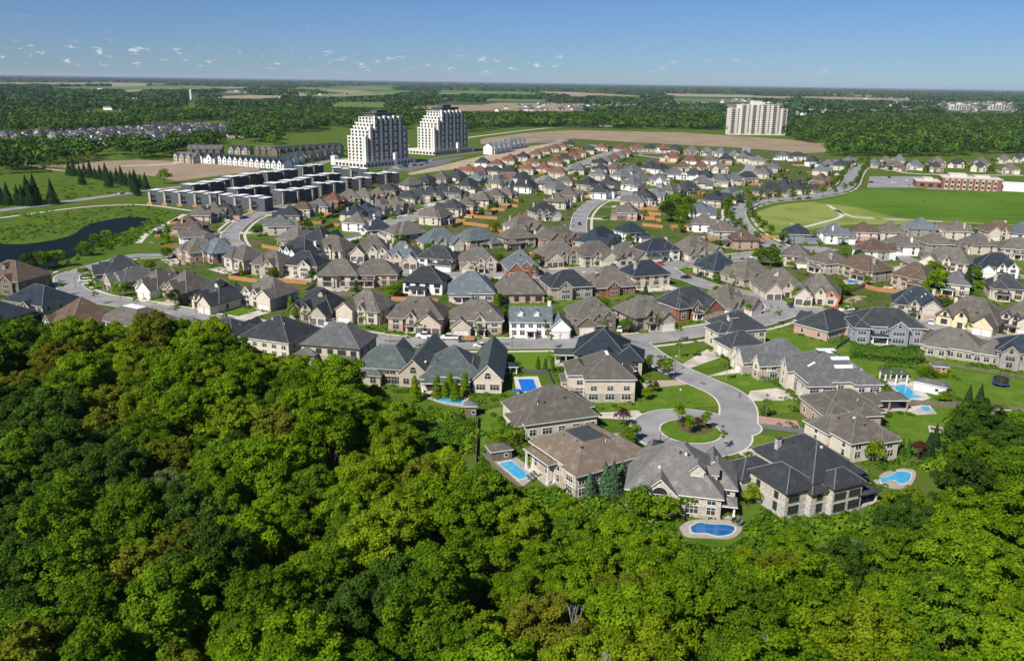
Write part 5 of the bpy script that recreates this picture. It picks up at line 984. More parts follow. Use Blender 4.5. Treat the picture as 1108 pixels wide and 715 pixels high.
# tall hedge behind the blue-grey house, and round the pools
def hedge(label,pl,w,h,m=LEAF['cedar'],seed=1):
    p=[np.array(P(*q)) for q in pl]; rng=np.random.default_rng(seed); C=[];Nn=[]
    for i in range(len(p)-1):
        L=np.linalg.norm(p[i+1]-p[i]); n=int(L*w*h*16); t=rng.uniform(0,1,n)[:,None]; d=(p[i+1]-p[i])/L; nn=np.array([-d[1],d[0]]); u=rng.uniform(-.5,.5,n); z=rng.uniform(0,1,n)**.6*h; e=rng.random(n)<.6; u=np.where(e,np.sign(u)*.5,u); z=np.where(e,z,h)
        b2=1+.12*np.sin(t[:,0]*L*1.3); q=p[i]+(p[i+1]-p[i])*t+nn*(u*w*b2)[:,None]; C.append(np.column_stack([q,z*b2])); Nn.append(np.column_stack([nn*np.sign(u)[:,None]*.6,np.full(n,.8)]))
    C=np.vstack(C);Nn=np.vstack(Nn); o0=p[0]; C[:,:2]-=o0; V,Fq=leafcards(rng,C,Nn,.42,.5); o=link('hedge',npmesh('hedge',V,Fq,[m],rng.uniform(0,1,len(C))),None,(o0[0],o0[1],0)); tag(o,label,'hedge')
hedge('tall dark green hedge below the large blue-grey house',[(918,386),(935,388),(960,391),(985,393),(995,391)],3.,4.2,seed=1)
hedge('curved low hedge round the lawn behind the pergola',[(950,402),(965,397),(985,398),(998,404)],1.2,1.4,seed=2)
hedge('low green hedge in front of the three-gabled grey roofed house',[(823,413),(845,411),(859,409)],1.6,1.2,seed=3)
hedge('green hedge between the skylight house and the turquoise pool',[(950,412),(958,422),(968,432)],1.3,1.6,seed=4)
hedge('tree-like hedge beside the light blue pool house',[(530,487),(545,483),(562,478)],3,3.4,LEAF['bright'],5)
hedge('dense hedge at the left of the brown hip-roofed house',[(536,470),(550,475),(566,474)],3,3.2,LEAF['mid'],6)
# scrub on the meadow slope, pond bank, wood edges: stuff
PONDW=[P(*p) for p in [(-80,262),(0,264),(38,263),(76,255),(90,246),(106,240),(139,235),(162,237),(152,245),(126,253),(109,260),(101,270),(78,279),(58,289),(25,290),(-80,290)]]
rg=random.Random(4); pts=[];sz=[]
def fill(poly,n,a,b_):
    xs=[p[0] for p in poly]; ys=[p[1] for p in poly]; k=0
    while k<n:
        x,y=rg.uniform(min(xs),max(xs)),rg.uniform(min(ys),max(ys))
        if inpoly(x,y,poly):
            q=P(x,y); k+=1
            if any(min(math.hypot(q[0]-a[0],q[1]-a[1]) for a in pp)<1.2 or inpoly(q[0],q[1],pp) or inpoly(q[0],q[1]+4,pp) for pp in POOLS): continue
            if inpoly(q[0],q[1],PONDW): continue
            if clear(q[0],q[1],.5): pts.append((q[0],q[1],0)); sz.append(rg.uniform(a,b_))
fill([(360,408),(440,440),(500,448),(520,470),(510,495),(470,480),(420,450)],260,.5,1.7); fill([(120,250),(165,236),(182,240),(150,262),(100,275),(60,290),(50,285),(100,270)],240,.5,1.8)
fill([(0,243),(110,239),(90,250),(0,264)],160,.4,1.3); fill([(0,232),(150,222),(200,232),(160,240),(60,240)],180,.4,1.4); fill([(0,205),(70,198),(140,208),(110,215),(0,226)],120,.5,1.8)
fill([(1030,455),(1108,455),(1108,500),(1000,510)],220,.8,2.4); fill([(800,585),(640,560),(660,530),(740,560),(800,560)],120,.5,1.6); fill([(905,328),(960,316),(962,330),(950,338),(910,336)],60,.3,.8); fill([(738,586),(765,590),(805,588),(815,600),(770,612),(735,606)],70,.8,1.9); fill([(570,530),(640,545),(660,545),(720,572),(735,590),(640,585),(560,545)],260,.8,2.6); fill([(800,590),(830,545),(860,570),(930,560),(960,545),(940,575),(850,595)],120,.8,2.2); fill([(930,490),(1000,500),(970,540),(930,530)],70,.5,1.4)
fill([(880,220),(905,214),(960,206),(1000,208),(1108,212),(1108,222),(960,222)],30,.3,.9)
scatter_cards('scrub_vegetation',pts,sz,LEAF['shrub'],60,8,leaf=.42)
# ------------------------------------------------------------------ woods beyond the houses: masses nobody could count
def blobs(name,items,m,seed,nf=26,leafk=.55,aspect=.8):
    """items: x,y,r,h. each crown a puff of leaf cards over its upper half"""
    rng=np.random.default_rng(seed); it=np.array(items); n=len(it); d=sphere_dirs(rng,n*nf).reshape(n,nf,3); d[:,:,2]=np.abs(d[:,:,2])*1.3-.35
    C=np.empty((n,nf,3)); r=it[:,2][:,None]; h=it[:,3][:,None]; rr=rng.uniform(.8,1.08,(n,nf))
    C[:,:,0]=it[:,0][:,None]+d[:,:,0]*r*rr; C[:,:,1]=it[:,1][:,None]+d[:,:,1]*r*rr; C[:,:,2]=h*.6+d[:,:,2]*h*.42*rr
    S=np.repeat(it[:,2]*leafk*2,nf); T=np.clip(np.repeat(rng.beta(.9,1.1,n),nf)+rng.normal(0,.1,n*nf),0,1)
    V,Fq=cards_var(rng,C.reshape(-1,3),(d+np.array([0,0,.25])).reshape(-1,3),S,.35); o=link(name,npmesh(name,V,Fq,[m],T)); o['kind']='stuff'; return o
rg=random.Random(31)
def fillw(poly,r0,r1,h0,h1,dens,grow=1.):
    q=[P(*p) for p in poly]; xs=[p[0] for p in q]; ys=[p[1] for p in q]; A=abs(sum(q[i][0]*q[(i+1)%len(q)][1]-q[(i+1)%len(q)][0]*q[i][1] for i in range(len(q))))/2
    n=int(A*dens/(3.14*((r0+r1)/2)**2)); out=[];k=0;t=0
    while k<n and t<n*60:
        t+=1; x,y=rg.uniform(min(xs),max(xs)),rg.uniform(min(ys),max(ys))
        if inpoly(x,y,q): out.append((x,y,rg.uniform(r0,r1),rg.uniform(h0,h1))); k+=1
    return out
mid=[]
for pl in ([(-40,196),(0,192),(30,188),(60,180),(100,174),(110,168),(95,160),(0,162),(-40,165)],
 [(112,167),(150,173),(185,171),(190,163),(140,158),(110,162)],[(182,162),(210,165),(243,160),(240,152),(190,155)],[(265,156),(300,157),(306,150),(268,150)],
 [(-20,146),(60,146),(120,141),(150,139),(150,130),(60,130),(-20,132)],[(150,138),(220,131),(320,131),(320,122),(150,124)],
 [(250,152),(300,146),(352,142),(356,132),(330,128),(250,134)],
 [(330,132),(378,140),(395,142),(405,150),(440,140),(447,132),(520,138),(530,132),(450,124),(330,122)],
 [(500,146),(535,140),(560,137),(600,136),(600,128),(520,128),(495,134)],
 [(522,136),(560,138),(640,139),(780,141),(790,148),(790,136),(782,130),(720,128),(640,129),(560,128),(520,130)],
 [(848,148),(860,152),(885,156),(893,150),(950,152),(960,140),(880,132),(850,135)],
 [(893,169),(940,171),(1000,170),(1050,168),(1108,168),(1150,166),(1150,146),(1000,146),(960,142),(900,154)],
 [(900,150),(1000,148),(1150,146),(1150,128),(1000,128),(880,130)],[(1080,152),(1108,152),(1108,140),(1070,140)]):
    mid+=fillw(pl,5.2,9.5,10,18,1.25)
print('MID',len(mid)); blobs('distant_woods',mid,LEAF['farwood'],51,44,.22)
# far country: woods in irregular tracts with open ground between
holes=[[(520,121),(540,119),(644,119),(700,122),(760,126),(870,132),(960,127),(1108,123),(1108,108),(960,109),(880,110),(800,112),(700,113),(640,118)],
 [(-20,150),(60,149),(130,162),(180,156),(282,150),(282,138),(200,137),(110,145),(-20,146)],[(520,114),(540,111.5),(620,112.5),(644,117),(615,121),(560,119.8),(495,120.6),(432,122.5),(440,117),(480,114)],
 [(333,94.5),(401,99),(396,103),(350,98.5)],[(117,91),(160,91),(162,95),(119,94)],[(121,97.7),(154,97),(155,99.8),(123,99.8)],[(452,99.3),(503,100.4),(500,102.5),(455,101.5)],[(11,89),(35,90),(28,92),(13,91)],[(80,101),(97,100),(94,103),(82,103.5)],
 [(80,129),(140,129),(140,122),(110,118),(80,122)],[(300,99),(335,101),(330,104),(305,102)],[(241,98.8),(275,98.8),(272,101),(245,101)],[(1020,112),(1100,112),(1100,122),(1020,122)],[(785,150),(850,150),(850,112),(785,112)],[(180,93),(230,93.5),(220,95),(182,94.6)],[(585,102),(640,103),(636,105),(590,104)],[(820,104),(860,105),(850,107),(822,106)],[(200,118),(215,118),(215,103),(200,103)]]
far=[]; from mathutils import noise as mn
FLDS=[]; rf_=random.Random(12)
TANF=mat('tan_field',(.33,.26,.17),(.27,.21,.13),.02); GRNF=mat('green_field',(.10,.175,.025),(.075,.14,.02),.02); PALF=mat('pale_field',(.20,.22,.07),(.16,.19,.05),.02)
for i in range(26):
    px=rf_.uniform(-20,1130); py=80.5+17*px/1108+rf_.choice((rf_.uniform(7,14),rf_.uniform(8,26),rf_.uniform(12,34))); 
    x,y=P(px,py); D=math.hypot(x,y)
    if D<1700 or any(inpoly(px,py,h) for h in holes): continue
    w_=rf_.uniform(.018,.055)*D; d_=rf_.uniform(.06,.12)*D*(D/2600)**.4; a_=rf_.uniform(-.25,.25); c,s_=math.cos(a_),math.sin(a_)
    FLDS.append((x,y,w_,d_,c,s_)); q=[(x+u*w_*c-v*d_*s_,y+u*w_*s_+v*d_*c) for u,v in ((-1,-1),(1,-1),(1,1),(-1,1))]
    patch('farm_field',q,.9+i*.02,rf_.choice((TANF,TANF,GRNF,GRNF,PALF)),px=False)
def infld(x,y):
    for f in FLDS:
        dx,dy=x-f[0],y-f[1]; u=abs(dx*f[4]+dy*f[5]); v=abs(-dx*f[5]+dy*f[4])
        if u<f[2]*1.02 and v<f[3]*1.02: return True
    return False
hv=lambda px: 80.5+17*px/1108
for i in range(52000):
    px=rg.uniform(-40,1150); hh=hv(px); py=hh+.7+(rg.random()**1.75)*46
    if any(inpoly(px,py,h) for h in holes[1:]) or (inpoly(px,py,holes[0]) and rg.random()<.6): continue
    x,y=P(px,py); D=math.hypot(x,y)
    kk=1/(1-15/80.); km=1/(1-8/80.)
    if D<1450 or infld(x,y) or infld(x*kk,y*kk) or infld(x*km,y*km): continue
    tq=Q(x,y,15)
    if any(inpoly(tq[0],tq[1],h) for h in holes[1:]) or (inpoly(tq[0],tq[1],holes[0]) and rg.random()<.45): continue
    v=mn.noise(Vector((x/420,y/900,3)))+.5*mn.noise(Vector((x/150,y/260,7)))
    if v<(-.30 if D<4000 else -.42) and D>1700: continue
    sc_=D/900*1.0; r=rg.uniform(.75,1.35)*min(max(3.6*sc_,5),60); far.append((x,y,r,rg.uniform(9,15)+min(D/3000,5)))
print('FAR',len(far)); blobs('far_woods',far,LEAF['farther'],52,12,.42)
# ------------------------------------------------------------------ far housing
b=MB(); rg=random.Random(77); near_est=[]
def minih(b,x,y,yaw,W,D,h,mi,ri):
    c,s=math.cos(yaw),math.sin(yaw); T=lambda a,d,z:(x+a*c-d*s,y+a*s+d*c,z)
    lo=[T(-W/2,-D/2,0),T(W/2,-D/2,0),T(W/2,D/2,0),T(-W/2,D/2,0)]; hi=[(p[0],p[1],h) for p in lo]; b.prism(lo,hi,mi)
    e=.5; L=[T(-W/2-e,-D/2-e,h-.1),T(W/2+e,-D/2-e,h-.1),T(W/2+e,D/2+e,h-.1),T(-W/2-e,D/2+e,h-.1)]; m=D/2+e; zr=h+m*.7; A=T(-W/2-e+min(m,W/2),0,zr); B_=T(W/2+e-min(m,W/2),0,zr)
    b.poly([L[0],L[1],B_,A],ri); b.poly([L[2],L[3],A,B_],ri); b.poly([L[1],L[2],B_],ri); b.poly([L[3],L[0],A],ri)
    fy=-D/2-1.2; q=W*.22; b.prism([T(-q,fy,0),T(q,fy,0),T(q,fy,h*.8),T(0,fy,h*.8+q*1.1),T(-q,fy,h*.8)],[T(-q,0,0),T(q,0,0),T(q,0,h*.8),T(0,0,h*.8+q*1.1),T(-q,0,h*.8)],mi)
    b.box(0,0,0,0,0,0) if False else None
pl=[P(*p) for p in [(-20,152),(60,149.5),(110,156),(135,163),(182,158),(240,150),(282,151),(282,139),(200,136.5),(110,143),(-20,147.5)]]
ys=np.arange(min(p[1] for p in pl),max(p[1] for p in pl),26); est=[]
for j,yy in enumerate(ys):
    xx=min(p[0] for p in pl)
    while xx<max(p[0] for p in pl):
        if inpoly(xx,yy,pl): est.append((xx+rg.uniform(-1.5,1.5),yy+rg.uniform(-3,3)))
        xx+=17
est.sort(key=lambda p:p[1]); print('EST',len(est))
ET=[]
for i in range(6):
    rc='cccgtn'[i]; g=generic(random.Random(i),12,3,(-1,1)[i%2],11)
    ET.append((g,rc,'ccwsct'[i]))
first={}
for i,(x,y) in enumerate(est[:18]):
    k=i%6; lab='small dark-roofed house in the estate beyond the dark groves'
    if k not in first:
        g,rc,wc=ET[k]; first[k]=build_house(lab,x,y,0,g['wings'],ROOF[rc],WALL[wc],gd=g['gd'],det=0,group='houses of the west estate'); first[k].rotation_euler[2]=rg.uniform(-.5,.5)
    else: r=copy_tree(first[k],first[k].children,(x,y,0),rg.uniform(-.5,.5),lab)
for (x,y) in est[18:]: minih(b,x,y,rg.uniform(-.3,.3)+rg.choice((0,0,1.57)),rg.uniform(11,14),rg.uniform(9,12),rg.uniform(3.8,5.2),rg.choice((0,0,0,2)),rg.choice((1,1,1,1,3)))
for i in range(800):
    q=rg.random()
    if q<.55: px=rg.uniform(560,1108); py=109.5+(px-560)*.012+rg.random()**1.4*9-(4 if px>780 else 0)+ (0 if px>700 else 3)
    elif q<.8: px=rg.uniform(760,1000); py=rg.uniform(119,129)
    elif q<.93: px=rg.uniform(900,1108); py=rg.uniform(103,126)
    else: px=rg.uniform(0,560); py=rg.uniform(96,128)
    x,y=P(px,py); k=max(1,math.hypot(x,y)/3200)
    minih(b,x,y,rg.uniform(-.6,.6),12*k,10*k,5.5*k**.5,rg.choice((0,0,0,2)),rg.choice((1,1,3,4,3)))
o=b.obj('distant_houses',[FARW,ROOF['c'],WALL['w'],ROOF['g'],ROOF['t']]); o['kind']='stuff'
# ------------------------------------------------------------------ apartment towers
def winbox(w,h):
    b=MB(); b.box(-w/2,w/2,-.12,.05,0,h,0); b.box(-w/2-.15,w/2+.15,-.18,.02,-.2,0,1); return b.mesh('window',[GLASS,PALEW])
WBX=winbox(2.3,2.0)
def tower(label,px,py,yawd,scale=1.,W=24,L=62):
    x,y=P(px,py); r=root('apartment_tower',(x,y,0),R(yawd),label,'apartment tower'); r.scale=(scale,)*3
    # local: near corner at 0,0; short face along -x at y=0 (front), long face along +y at x=0
    FH=3.05; lev=[(9,0),(11,4.5),(12,8),(13,11),(15,14.5)]
    b=MB(); prev=0
    for n,ins in lev:
        b.box(-W+(ins*.12),-.9-(ins*.1),ins,L-ins*.55,prev*FH,n*FH,0,2); prev=n-.02
    b.obj('wall',[PALEW,DARKP,WALK],r)
    b=MB(); b.box(-W+5,-5,19,L-12,45.6,49.5,0); b.box(-W+8,-8,25,L-22,49.5,52,0); b.box(-W+4,-4,18,L-11,49.0,49.6,0); b.obj('rooftop_penthouse',[DARKP],r)
    # white piers and dark glazed bays with balcony slabs on the long face
    nb=9; bl=L/nb
    for i in range(nb):
        y0=i*bl; y1=y0+bl; yc=(y0+y1)/2; n=max(q[0] for q in lev if q[1]<=yc and yc<=L-q[1]*.55+.1)
        b=MB(); b.box(-1.1,.15,y0+2.0,y1-2.0,3.2,n*FH-.9,0)
        for f in range(1,n): b.box(-.9,.75,y0+1.3,y1-1.3,f*FH+.02,f*FH+.22,1); b.box(.68,.74,y0+1.35,y1-1.35,f*FH+.22,f*FH+1.1,0)
        b.obj('balcony_bay',[GLASS,PALEW],r)
        b=MB(); b.box(-1.4,.95,y0-1.7,y0+1.7,0,n*FH+(.5 if i%2 else 1.3),0); b.obj('pier',[PALEW],r)
        for f in range(1,n,1):
            b_=link('window',WBX,r,(.97,y0,f*FH+.8),math.pi/2) if i%2==0 and i>0 and f%2==0 else None
    # windows on the short white faces, floor by floor, following the setbacks
    for n0,n1,ins in ((0,9,0),(9,11,4.5),(11,12,8),(12,13,11),(13,15,14.5)):
        for f in range(n0,n1):
            for k in range(5):
                if f==0: continue
                xx=-W+2.4+ins*.12+(W-4.6-ins*.2)*k/4; link('window',WBX,r,(xx,ins-.02,f*FH+.7))
    for n,ins in lev[:-1]:
        b=MB(); b.box(-W-.2,-.6,ins-.15,ins+.1,n*FH,n*FH+1.1); b.obj('terrace_parapet',[PALEW],r)
    b=MB(); b.box(-W-16,5.5,-7,L+5,0,4.6,0,1); b.box(-W-16,5.7,-7.2,-6.95,4.6,5.6); b.box(5.45,5.7,-7,L+5,4.6,5.5); b.box(-W-16.2,-W-11,-7.3,-2,0,9); b.box(3,6.2,L*.55,L*.55+4,0,11.5)
    for i in range(14): b.box(5.5,5.62,-4+i*4.8,-1.2+i*4.8,.5,3.4,2)
    for i in range(9): b.box(-W-10+i*4.6,-W-7+i*4.6,-7.12,-6.98,.8,3.2,2)
    b.obj('podium',[PALEW,WALK,GLASS],r)
    return r
tower('stepped white apartment tower, nearer to the dark townhouses',397,181,-33)
tower('stepped white apartment tower, farther one beside the sandy ground',470.5,167.5,-33,1.03)
APW=mat('apartment_cream',(.66,.62,.54),(.60,.56,.49),.1)
def slab_block(label,px,py,yawd,W,Dd,n,wing,name='apartment_block',bays=11,det=True):
    x,y=P(px,py); r=root(name,(x,y,0),R(yawd),label,'apartment block'); FH=3.1; b=MB()
    b.box(-W/2+wing,W/2-wing,-Dd/2,Dd/2,0,n*FH,0); b.box(-W/2,-W/2+wing,-Dd/2+1,Dd/2-1,0,(n-2)*FH,0); b.box(W/2-wing,W/2,-Dd/2+1,Dd/2-1,0,(n-2)*FH,0); b.obj('wall',[APW],r)
    b=MB(); b.box(-W*.12,W*.05,-5,5,n*FH,n*FH+6); b.obj('rooftop_plant_room',[APW],r)
    bw=W/bays
    for i in range(bays):
        xx=-W/2+(i+.5)*bw; nn=n if abs(xx)<W/2-wing else n-2; off=-Dd/2+(0 if nn==n else 1)
        if i%2==0 or not det:
            b=MB(); b.box(xx-bw*.32,xx+bw*.32,off-.2,off+.1,2,nn*FH-.6,0)
            for f in range(1,nn): b.box(xx-bw*.36,xx+bw*.36,off-.8,off-.19,f*FH,f*FH+.55,1)
            b.obj('balcony_bay',[GLASS,PALEW],r)
        else:
            for f in range(1,nn): link('window',WBX,r,(xx,off-.01,f*FH+.8))
        if det: b=MB(); b.box(xx-bw/2-.35,xx-bw/2+.35,off-.7,off,0,nn*FH+.6); b.obj('pier',[APW],r)
    return r
slab_block('wide cream apartment slab with rooftop plant room, beyond the tilled field',817,146,6,98,22,16,16)
slab_block('far pale apartment block above the woods, left one of two',1037,119.5,0,70,20,7,9,bays=7,det=False)
slab_block('far pale apartment block above the woods, right one of two',1080,119.5,0,78,20,7,14,bays=7,det=False)
def silo():
    x,y=P(207,108); r=root('pale_silo',(x,y,0),0,'slender pale silo tower rising out of the far woods','silo'); b=MB(); b.tube((0,0,0),(0,0,34),4.2,4.2,14); b.obj('shaft',[PALEW],r); b=MB(); b.tube((0,0,34),(0,0,37),4.4,1.,14); b.obj('cap',[WALK],r)
silo()
# ------------------------------------------------------------------ townhouses
def town_modern(label,a,c,z=9.2,units=6):
    A=np.array(P(a[0],a[1],z)); B=np.array(P(c[0],c[1],z)); L=np.linalg.norm(B-A); yaw=math.atan2(B[1]-A[1],B[0]-A[0]); D=9.
    r=root('modern_townhouse_row',(A[0],A[1],0),yaw,label,'townhouses','dark flat-roofed townhouse rows'); b=MB(); b.box(0,L,0,D,0,z-1.25,0)
    for i in range(0,units,2): b.box(i*L/units+.05,(i+1)*L/units-.05,.02,D-.02,z-1.3,z-.5,0)
    b.obj('wall',[DARKP],r)
    b=MB()
    uw=L/units
    for i in range(units): b.box(i*uw-.1,(i+1)*uw+.1,-.5+.5*(i%2),D+.3,z-.5-.7*(i%2),z-.1-.7*(i%2),1,0)
    b.obj('roof',[WHITE,DARKP],r)
    for i in range(units):
        if i%2: continue
        b=MB(); x=i*uw+uw*.08; b.box(x,x+1.5,-.9,.2,0,z-1.2); b.obj('pier',[WALL['t']],r)
        b=MB(); b.box(i*uw+uw*.35,i*uw+uw*.9,-.1,.1,1,2.9); b.box(i*uw+uw*.35,i*uw+uw*.9,-.1,.1,4.,6.2); b.obj('window',[GLASS],r)
        b=MB(); b.box(i*uw+uw*.3,i*uw+uw*.95,-1.2,-.1,3.1,3.25); b.obj('balcony',[DARKP],r)
        if i%2==0: b=MB(); b.box(i*uw+uw*.2,i*uw+uw*.9,-4,-3.9,0,1.7); b.obj('garden_screen',[CEDAR],r)
TR=[((160,205.5),(234,209)),((236,210.5),(286,213.5)),((207,200),(249,193.5)),((250,191.5),(285,186)),((287,186.5),(322,182)),((326,180),(350,177.5)),((255,204.5),(292,200)),((296,198.5),(336,192)),((304,206.5),(344,202)),((337,190.5),(369,186.5)),((345,198.5),(374,196)),((358.5,181.5),(397,182)),((373,193),(402,191.5)),((399,188),(432,186))]
TD=['longest row beside the footpath','second row beside the footpath','row above the longest row','row right of the row beside the field','row below the traditional terraces','short row below the podium wall','row in the middle of the group','row below the short row','row nearest the curved street','row at the centre right','row behind the red-brown roofed houses','row directly below the nearer tower','row right of the centre','row closest to the parking lot']
for (a,c),d in zip(TR,TD): town_modern(f'dark townhouse row with white flat roofs, {d}',a,c,units=max(4,int((c[0]-a[0])/8)))
def town_gable(label,a,c,roof,wall,units,z=6.5,D=11):
    A=np.array(P(a[0],a[1],3)); B=np.array(P(c[0],c[1],3)); L=np.linalg.norm(B-A); yaw=math.atan2(B[1]-A[1],B[0]-A[0]); r=root('townhouse_terrace',(A[0],A[1],0),yaw,label,'townhouses','gabled townhouse terraces')
    w=[gab(L/2,D/2,L,D,z-1,.7,'x')]
    b=MB(); add_wall(b,w[0],0); b.obj('wall',[wall]*3,r); b=MB(); add_roof(b,w[0],0); b.obj('roof',[roof,TRIM_D,roof],r); uw=L/units
    for i in range(units):
        q=gab((i+.5)*uw,1.5,uw*.5,6,z-.6,1.1); b=MB(); add_wall(b,q,0); b.obj('front_gable',[wall]*3,r); b=MB(); add_roof(b,q,0); b.obj('gable_roof',[roof,TRIM_W,roof],r)
        for zz in (1.,4.):
            fr,pa=win_meshes(1.6,1.5,False,TRIM_B); o=link('window',fr,r,((i+.5)*uw,-1.52,zz)); link('pane',pa,o)
TG=[((188,172),(209,174),WALL['t'],3,'g','short row at the field corner'),((212,173),(232,174),WALL['w'],2,'n','row beside the short corner row'),((236,174),(307,180),WALL['w'],12,'n','long row with many white gables'),((203,164),(240,164.2),WALL['k'],5,'g','brown-walled row behind the white gables'),((247,164),(270,164.6),WALL['s'],3,'c','short beige row behind the white gables'),((276,164.5),(297,165.3),WALL['k'],3,'t','short brown row behind the white gables'),((306,178),(330,172),WALL['w'],3,'c','row with the tall white end'),((332,172),(372,166),WALL['s'],5,'c','row nearest the tower'),((300,166),(372,161),WALL['k'],10,'c','back row nearest the tower')]
for a,c,wl,u,rc,d in TG: town_gable(f'terrace of gabled townhouses beyond the tilled field, {d}',a,c,ROOF[rc],wl,u)
town_gable('pale three-storey terrace at the end of the sandy ground, nearer block',(532.5,164.5),(553,161),ROOF['b'],WALL['w'],4,9.5); town_gable('pale three-storey terrace at the end of the sandy ground, farther block',(549,160),(568,157),ROOF['b'],WALL['w'],4,9.5)
# school
def school():
    A=np.array(P(991,203)); B=np.array(P(1083,207.5)); L=np.linalg.norm(B-A); yaw=math.atan2(B[1]-A[1],B[0]-A[0]); r=root('school_building',(A[0],A[1],0),yaw,'long red brick school with pale flat roofs beside the bright meadow','school')
    rb=WALL['r']; k=L/92; b=MB(); b.box(28*k,L,0,22,0,9,0); b.obj('wall',[rb],r); b=MB(); b.box(28*k-.4,L+.4,-.4,22.4,9,9.6); b.box(36*k,55*k,6,18,9.6,12.2); b.box(64*k,L-8,8,20,9.6,11.2); b.obj('roof',[WALK],r)
    b=MB(); b.box(0,28*k-.5,2,26,0,5,0); b.obj('entrance_wing_wall',[rb],r); b=MB(); b.box(-.4,28*k-.55,1.6,26.4,5,5.6); b.box(6,28*k-6,8,20,5.6,7.6); b.obj('entrance_wing_roof',[WALK],r)
    b=MB(); b.box(L+1,L+26,6,30,0,5.5,0); b.obj('gymnasium_block',[WHITE],r)
    for i in range(9):
        x=31*k+i*(L-33*k)/9; b=MB(); b.box(x,x+(L-33*k)/18,-.25,.05,0,8.6); b.obj('pale_wall_panel',[WALL['l']],r)
        for z in (1.2,5.):
            b=MB(); b.box(x+.3,x+(L-33*k)/18-.3,-.35,-.2,z,z+2.2); b.obj('window',[GLASS],r)
    for i in range(4): b=MB(); b.box(3+i*6.5,6.5+i*6.5,1.8,2.05,1.2,3.6); b.obj('window',[GLASS],r)
school()
def barn(px,py,w,d,h,lab,m=WHITE,rm=None,yaw=0):
    x,y=P(px,py); r=root('farm_building',(x,y,0),yaw,lab,'building'); q=gab(0,0,w,d,h,.4,'x'); b=MB(); add_wall(b,q,0); b.obj('wall',[m]*3,r); b=MB(); add_roof(b,q,0); b.obj('roof',[rm or WALK]*3,r)
for a in ((152,111,60,25,8,'long red and white building in the far woods, left of the blue-roofed one',WALL['r'],WHITE),(170,110.5,60,25,8,'low building with blue roof end in the far woods',WALL['w'],ROOF['b']),(68,101,60,22,8,'long white barn in the woods on the far left',WHITE,WHITE),(109,98.5,26,18,9,'small white barn beside a tan field',WHITE,WHITE),(30,120,16,12,6,'single white house among trees left of the estate',WHITE,WALK),
    (1063,155,22,14,6,'pale house at the edge of the far right wood',WALL['y'],ROOF['g']),(870,145.5,20,14,6,'house half hidden by trees beside the apartment slab',WALL['s'],ROOF['t']),(655,137,26,12,5,'low grey building beyond the tilled field',WALL['g'],ROOF['g']),(118,119,22,14,6,'white house with sheds in the clearing above the estate',WALL['w'],ROOF['g']),(724,112,60,20,9,'red-roofed far building on the horizon side of the suburb',WALL['r'],ROOF['r']),(326,133,34,26,5,'grey round-roofed house on the green beyond the west road',WALL['s'],ROOF['t']),(893,119,50,20,6,'red far building among distant houses',WALL['r'],WALL['r'])): barn(a[0],a[1],a[2],a[3],a[4],a[5],a[6],a[7])
# ------------------------------------------------------------------ cars
CARC={'white':(.72,.72,.72),'black':(.012,.012,.014),'blue':(.02,.06,.22),'silver':(.42,.43,.44),'grey':(.11,.11,.12),'red':(.42,.02,.02),'navy':(.012,.02,.06)}
WHEEL=MB(); WHEEL.tube((0,-.11,0),(0,.11,0),.34,.34,14,0); WHEEL.tube((0,-.125,0),(0,.125,0),.2,.2,10,1); WHEELM=WHEEL.mesh('wheel',[BLACK,mat('rim_metal',(.4,.4,.4),rough=.35)])
_cb={}
def carmesh(kind,col):
    if (kind,col) in _cb: return _cb[(kind,col)]
    paint=mat('paint_'+col,CARC[col],CARC[col],rough=.28,spec=.6)
    W2=.9
    if kind=='suv': prof=[(-2.3,.35),(-2.3,.85),(-2.2,1.05),(-1.15,1.12),(1.9,1.12),(2.25,1.0),(2.3,.35)]; cab=[(-1.3,1.1),(-.6,1.68),(1.75,1.68),(2.1,1.1)]
    elif kind=='sedan': prof=[(-2.3,.32),(-2.3,.7),(-2.1,.86),(-1.0,.98),(1.5,1.0),(2.25,.9),(2.3,.32)]; cab=[(-1.05,.95),(-.35,1.42),(.95,1.42),(1.7,.97)]
    else: prof=[(-2.9,.42),(-2.9,.95),(-2.75,1.12),(-1.5,1.2),(2.85,1.2),(2.9,.5)]; cab=[(-1.6,1.15),(-.95,1.85),(.65,1.85),(.85,1.15)]; W2=.98
    def ext(p,w,inset=0.):
        b=MB(); n=len(p); zt=max(q[1] for q in p)
        L=[(q[0],-w+ (inset if q[1]>=zt-.01 else 0),q[1]) for q in p]; Rr=[(q[0],w-(inset if q[1]>=zt-.01 else 0),q[1]) for q in p]; b.prism(L,Rr,0); return b
    body=ext(prof,W2)
    if kind=='pickup': body.box(1.0,2.75,-.8,.8,1.2,1.22,0)
    me=body.mesh('body',[paint]); cb=ext(cab,W2-.06,.14); cm=cb.mesh('cabin_glass',[GLASS])
    zt=max(q[1] for q in cab); xs=[q[0] for q in cab if q[1]>zt-.01]; rf=MB(); rf.box(min(xs)-.03,max(xs)+.03,-W2+.2,W2-.2,zt-.01,zt+.04); rm=rf.mesh('roof_panel',[paint])
    bed=None
    if kind=='pickup': q=MB(); q.box(1.0,2.72,-.78,.78,1.205,1.235); bed=q.mesh('truck_bed',[BLACK])
    hl=MB(); hl.box(-.02,.03,-.16,.16,-.08,.08); hm=hl.mesh('headlight',[mat('lamp_glass',(.75,.75,.7),rough=.1)])
    _cb[(kind,col)]=(me,cm,rm,bed,hm,W2,max(q[0] for q in prof)); return _cb[(kind,col)]
